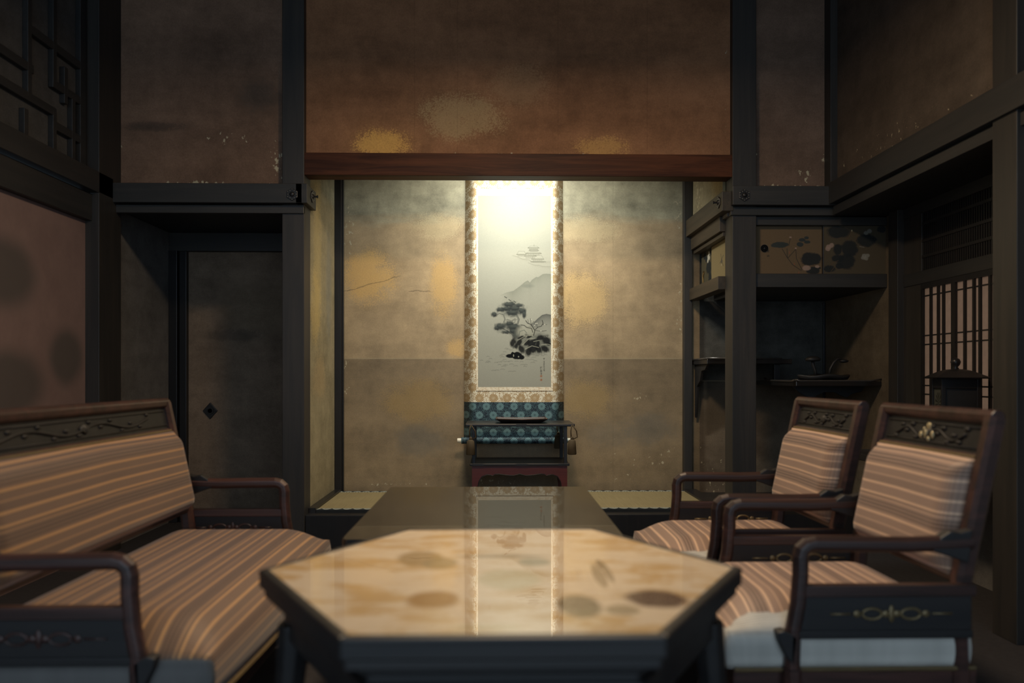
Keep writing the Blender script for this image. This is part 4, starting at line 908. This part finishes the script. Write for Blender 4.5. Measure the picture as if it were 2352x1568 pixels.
for px, py, rx, ry, c, s in ((965, 1282, 52, 17, (0.30, 0.19, 0.07), 0.85), (1010, 1293, 40, 14, (0.27, 0.20, 0.10), 0.8), (994, 1376, 62, 20, (0.34, 0.18, 0.05), 0.95), (1330, 1392, 52, 26, (0.17, 0.13, 0.075), 0.9), (1507, 1374, 72, 20, (0.10, 0.055, 0.04), 0.95),
                             (1170, 1330, 75, 24, (0.38, 0.33, 0.17), 0.5), (1378, 1296, 8, 12, (0.16, 0.10, 0.05), 0.8), (1375, 1320, 14, 28, (0.22, 0.15, 0.075), 0.7), (1395, 1312, 8, 24, (0.18, 0.12, 0.06), 0.7), (1150, 1277, 120, 4, (0.22, 0.15, 0.07), 0.6), (1430, 1400, 40, 12, (0.22, 0.17, 0.09), 0.7), (1228, 1290, 38, 9, (0.25, 0.22, 0.13), 0.7), (1120, 1440, 90, 8, (0.45, 0.36, 0.18), 0.5)):
    a = pZ(px, py, 0.70); k = 0.36*F/(py-862)/F; kv = 0.36*F/(py-862)**2
    d = m.gauss(x, y, a[0]-HX, a[1]-HY, rx*k, ry*kv)
    col = m.mix(m.ss(d+(wob-0.5)*0.35, 0.24, 0.55)*s, col, c)
SILK = m.done(col)
b = NB(); prism(b, hexp(R-0.022), 'z', 0.694, 0.7001); obj('top_panel', b, SILK, HT, label='pale patterned silk under glass')
for i in range(6):
    a = i*PI/3; r0 = R-0.07
    b = NB(); sweep(b, [(r0*math.cos(a)*k, r0*math.sin(a)*k, z) for k, z in ((1.0, 0.60), (1.03, 0.48), (0.98, 0.30), (0.93, 0.14), (0.98, 0.04), (1.03, 0.0))], rect(0.05, 0.05, 0.3), (math.sin(a), -math.cos(a), 0), [1.2, 1.0, 0.8, 0.7, 0.8, 0.9]); obj('leg', b, W_TABLE, HT, 0.003)
b = NB(); prism(b, hexp(R-0.12), 'z', 0.13, 0.155); obj('stretcher_shelf', b, W_TABLE, HT, 0.004)

LT = thing('low_table', 'long dark low table with a mirror polished top behind the hexagonal table', 'table', (-0.037, 2.95, 0))
m = Mat('mirror_lacquer', 0.4, 0.2); x, y, z = m.pos()
m.b.inputs['Coat Weight'].default_value = 0.55; m.b.inputs['Coat Roughness'].default_value = 0.0; m.b.inputs['Coat IOR'].default_value = 1.55
n = m.noise(m.xyz(x, y*0.1, z), 12, 4)
MIR = m.done(m.mix(n, (0.010, 0.008, 0.006), (0.020, 0.014, 0.009)))
def rr2(hx, hy, r_, n=5):
    return [(sx*(hx-r_)+r_*math.cos(a0+k*PI/2/n), sy*(hy-r_)+r_*math.sin(a0+k*PI/2/n)) for sx, sy, a0 in ((1, 1, 0), (-1, 1, PI/2), (-1, -1, PI), (1, -1, 1.5*PI)) for k in range(n+1)]
b = NB(); prism(b, rr2(0.426, 0.560, 0.018), 'z', 0.545, 0.570); obj('tabletop', b, MIR, LT)
b = NB(); box(b, -0.39, 0.39, -0.52, -0.495, 0.46, 0.545); box(b, -0.39, 0.39, 0.495, 0.52, 0.46, 0.545); box(b, -0.39, -0.365, -0.50, 0.50, 0.46, 0.545); box(b, 0.365, 0.39, -0.50, 0.50, 0.46, 0.545); obj('apron', b, W_TABLE, LT, 0.003)
for sx in (-1, 1):
    for sy in (-1, 1):
        b = NB(); sweep(b, [(sx*0.385, sy*0.515, 0.545), (sx*0.388, sy*0.518, 0.30), (sx*0.392, sy*0.522, 0.0)], rect(0.05, 0.05, 0.2), (0, 1, 0), [1.1, 0.9, 0.8]); obj('leg', b, W_TABLE, LT, 0.003)
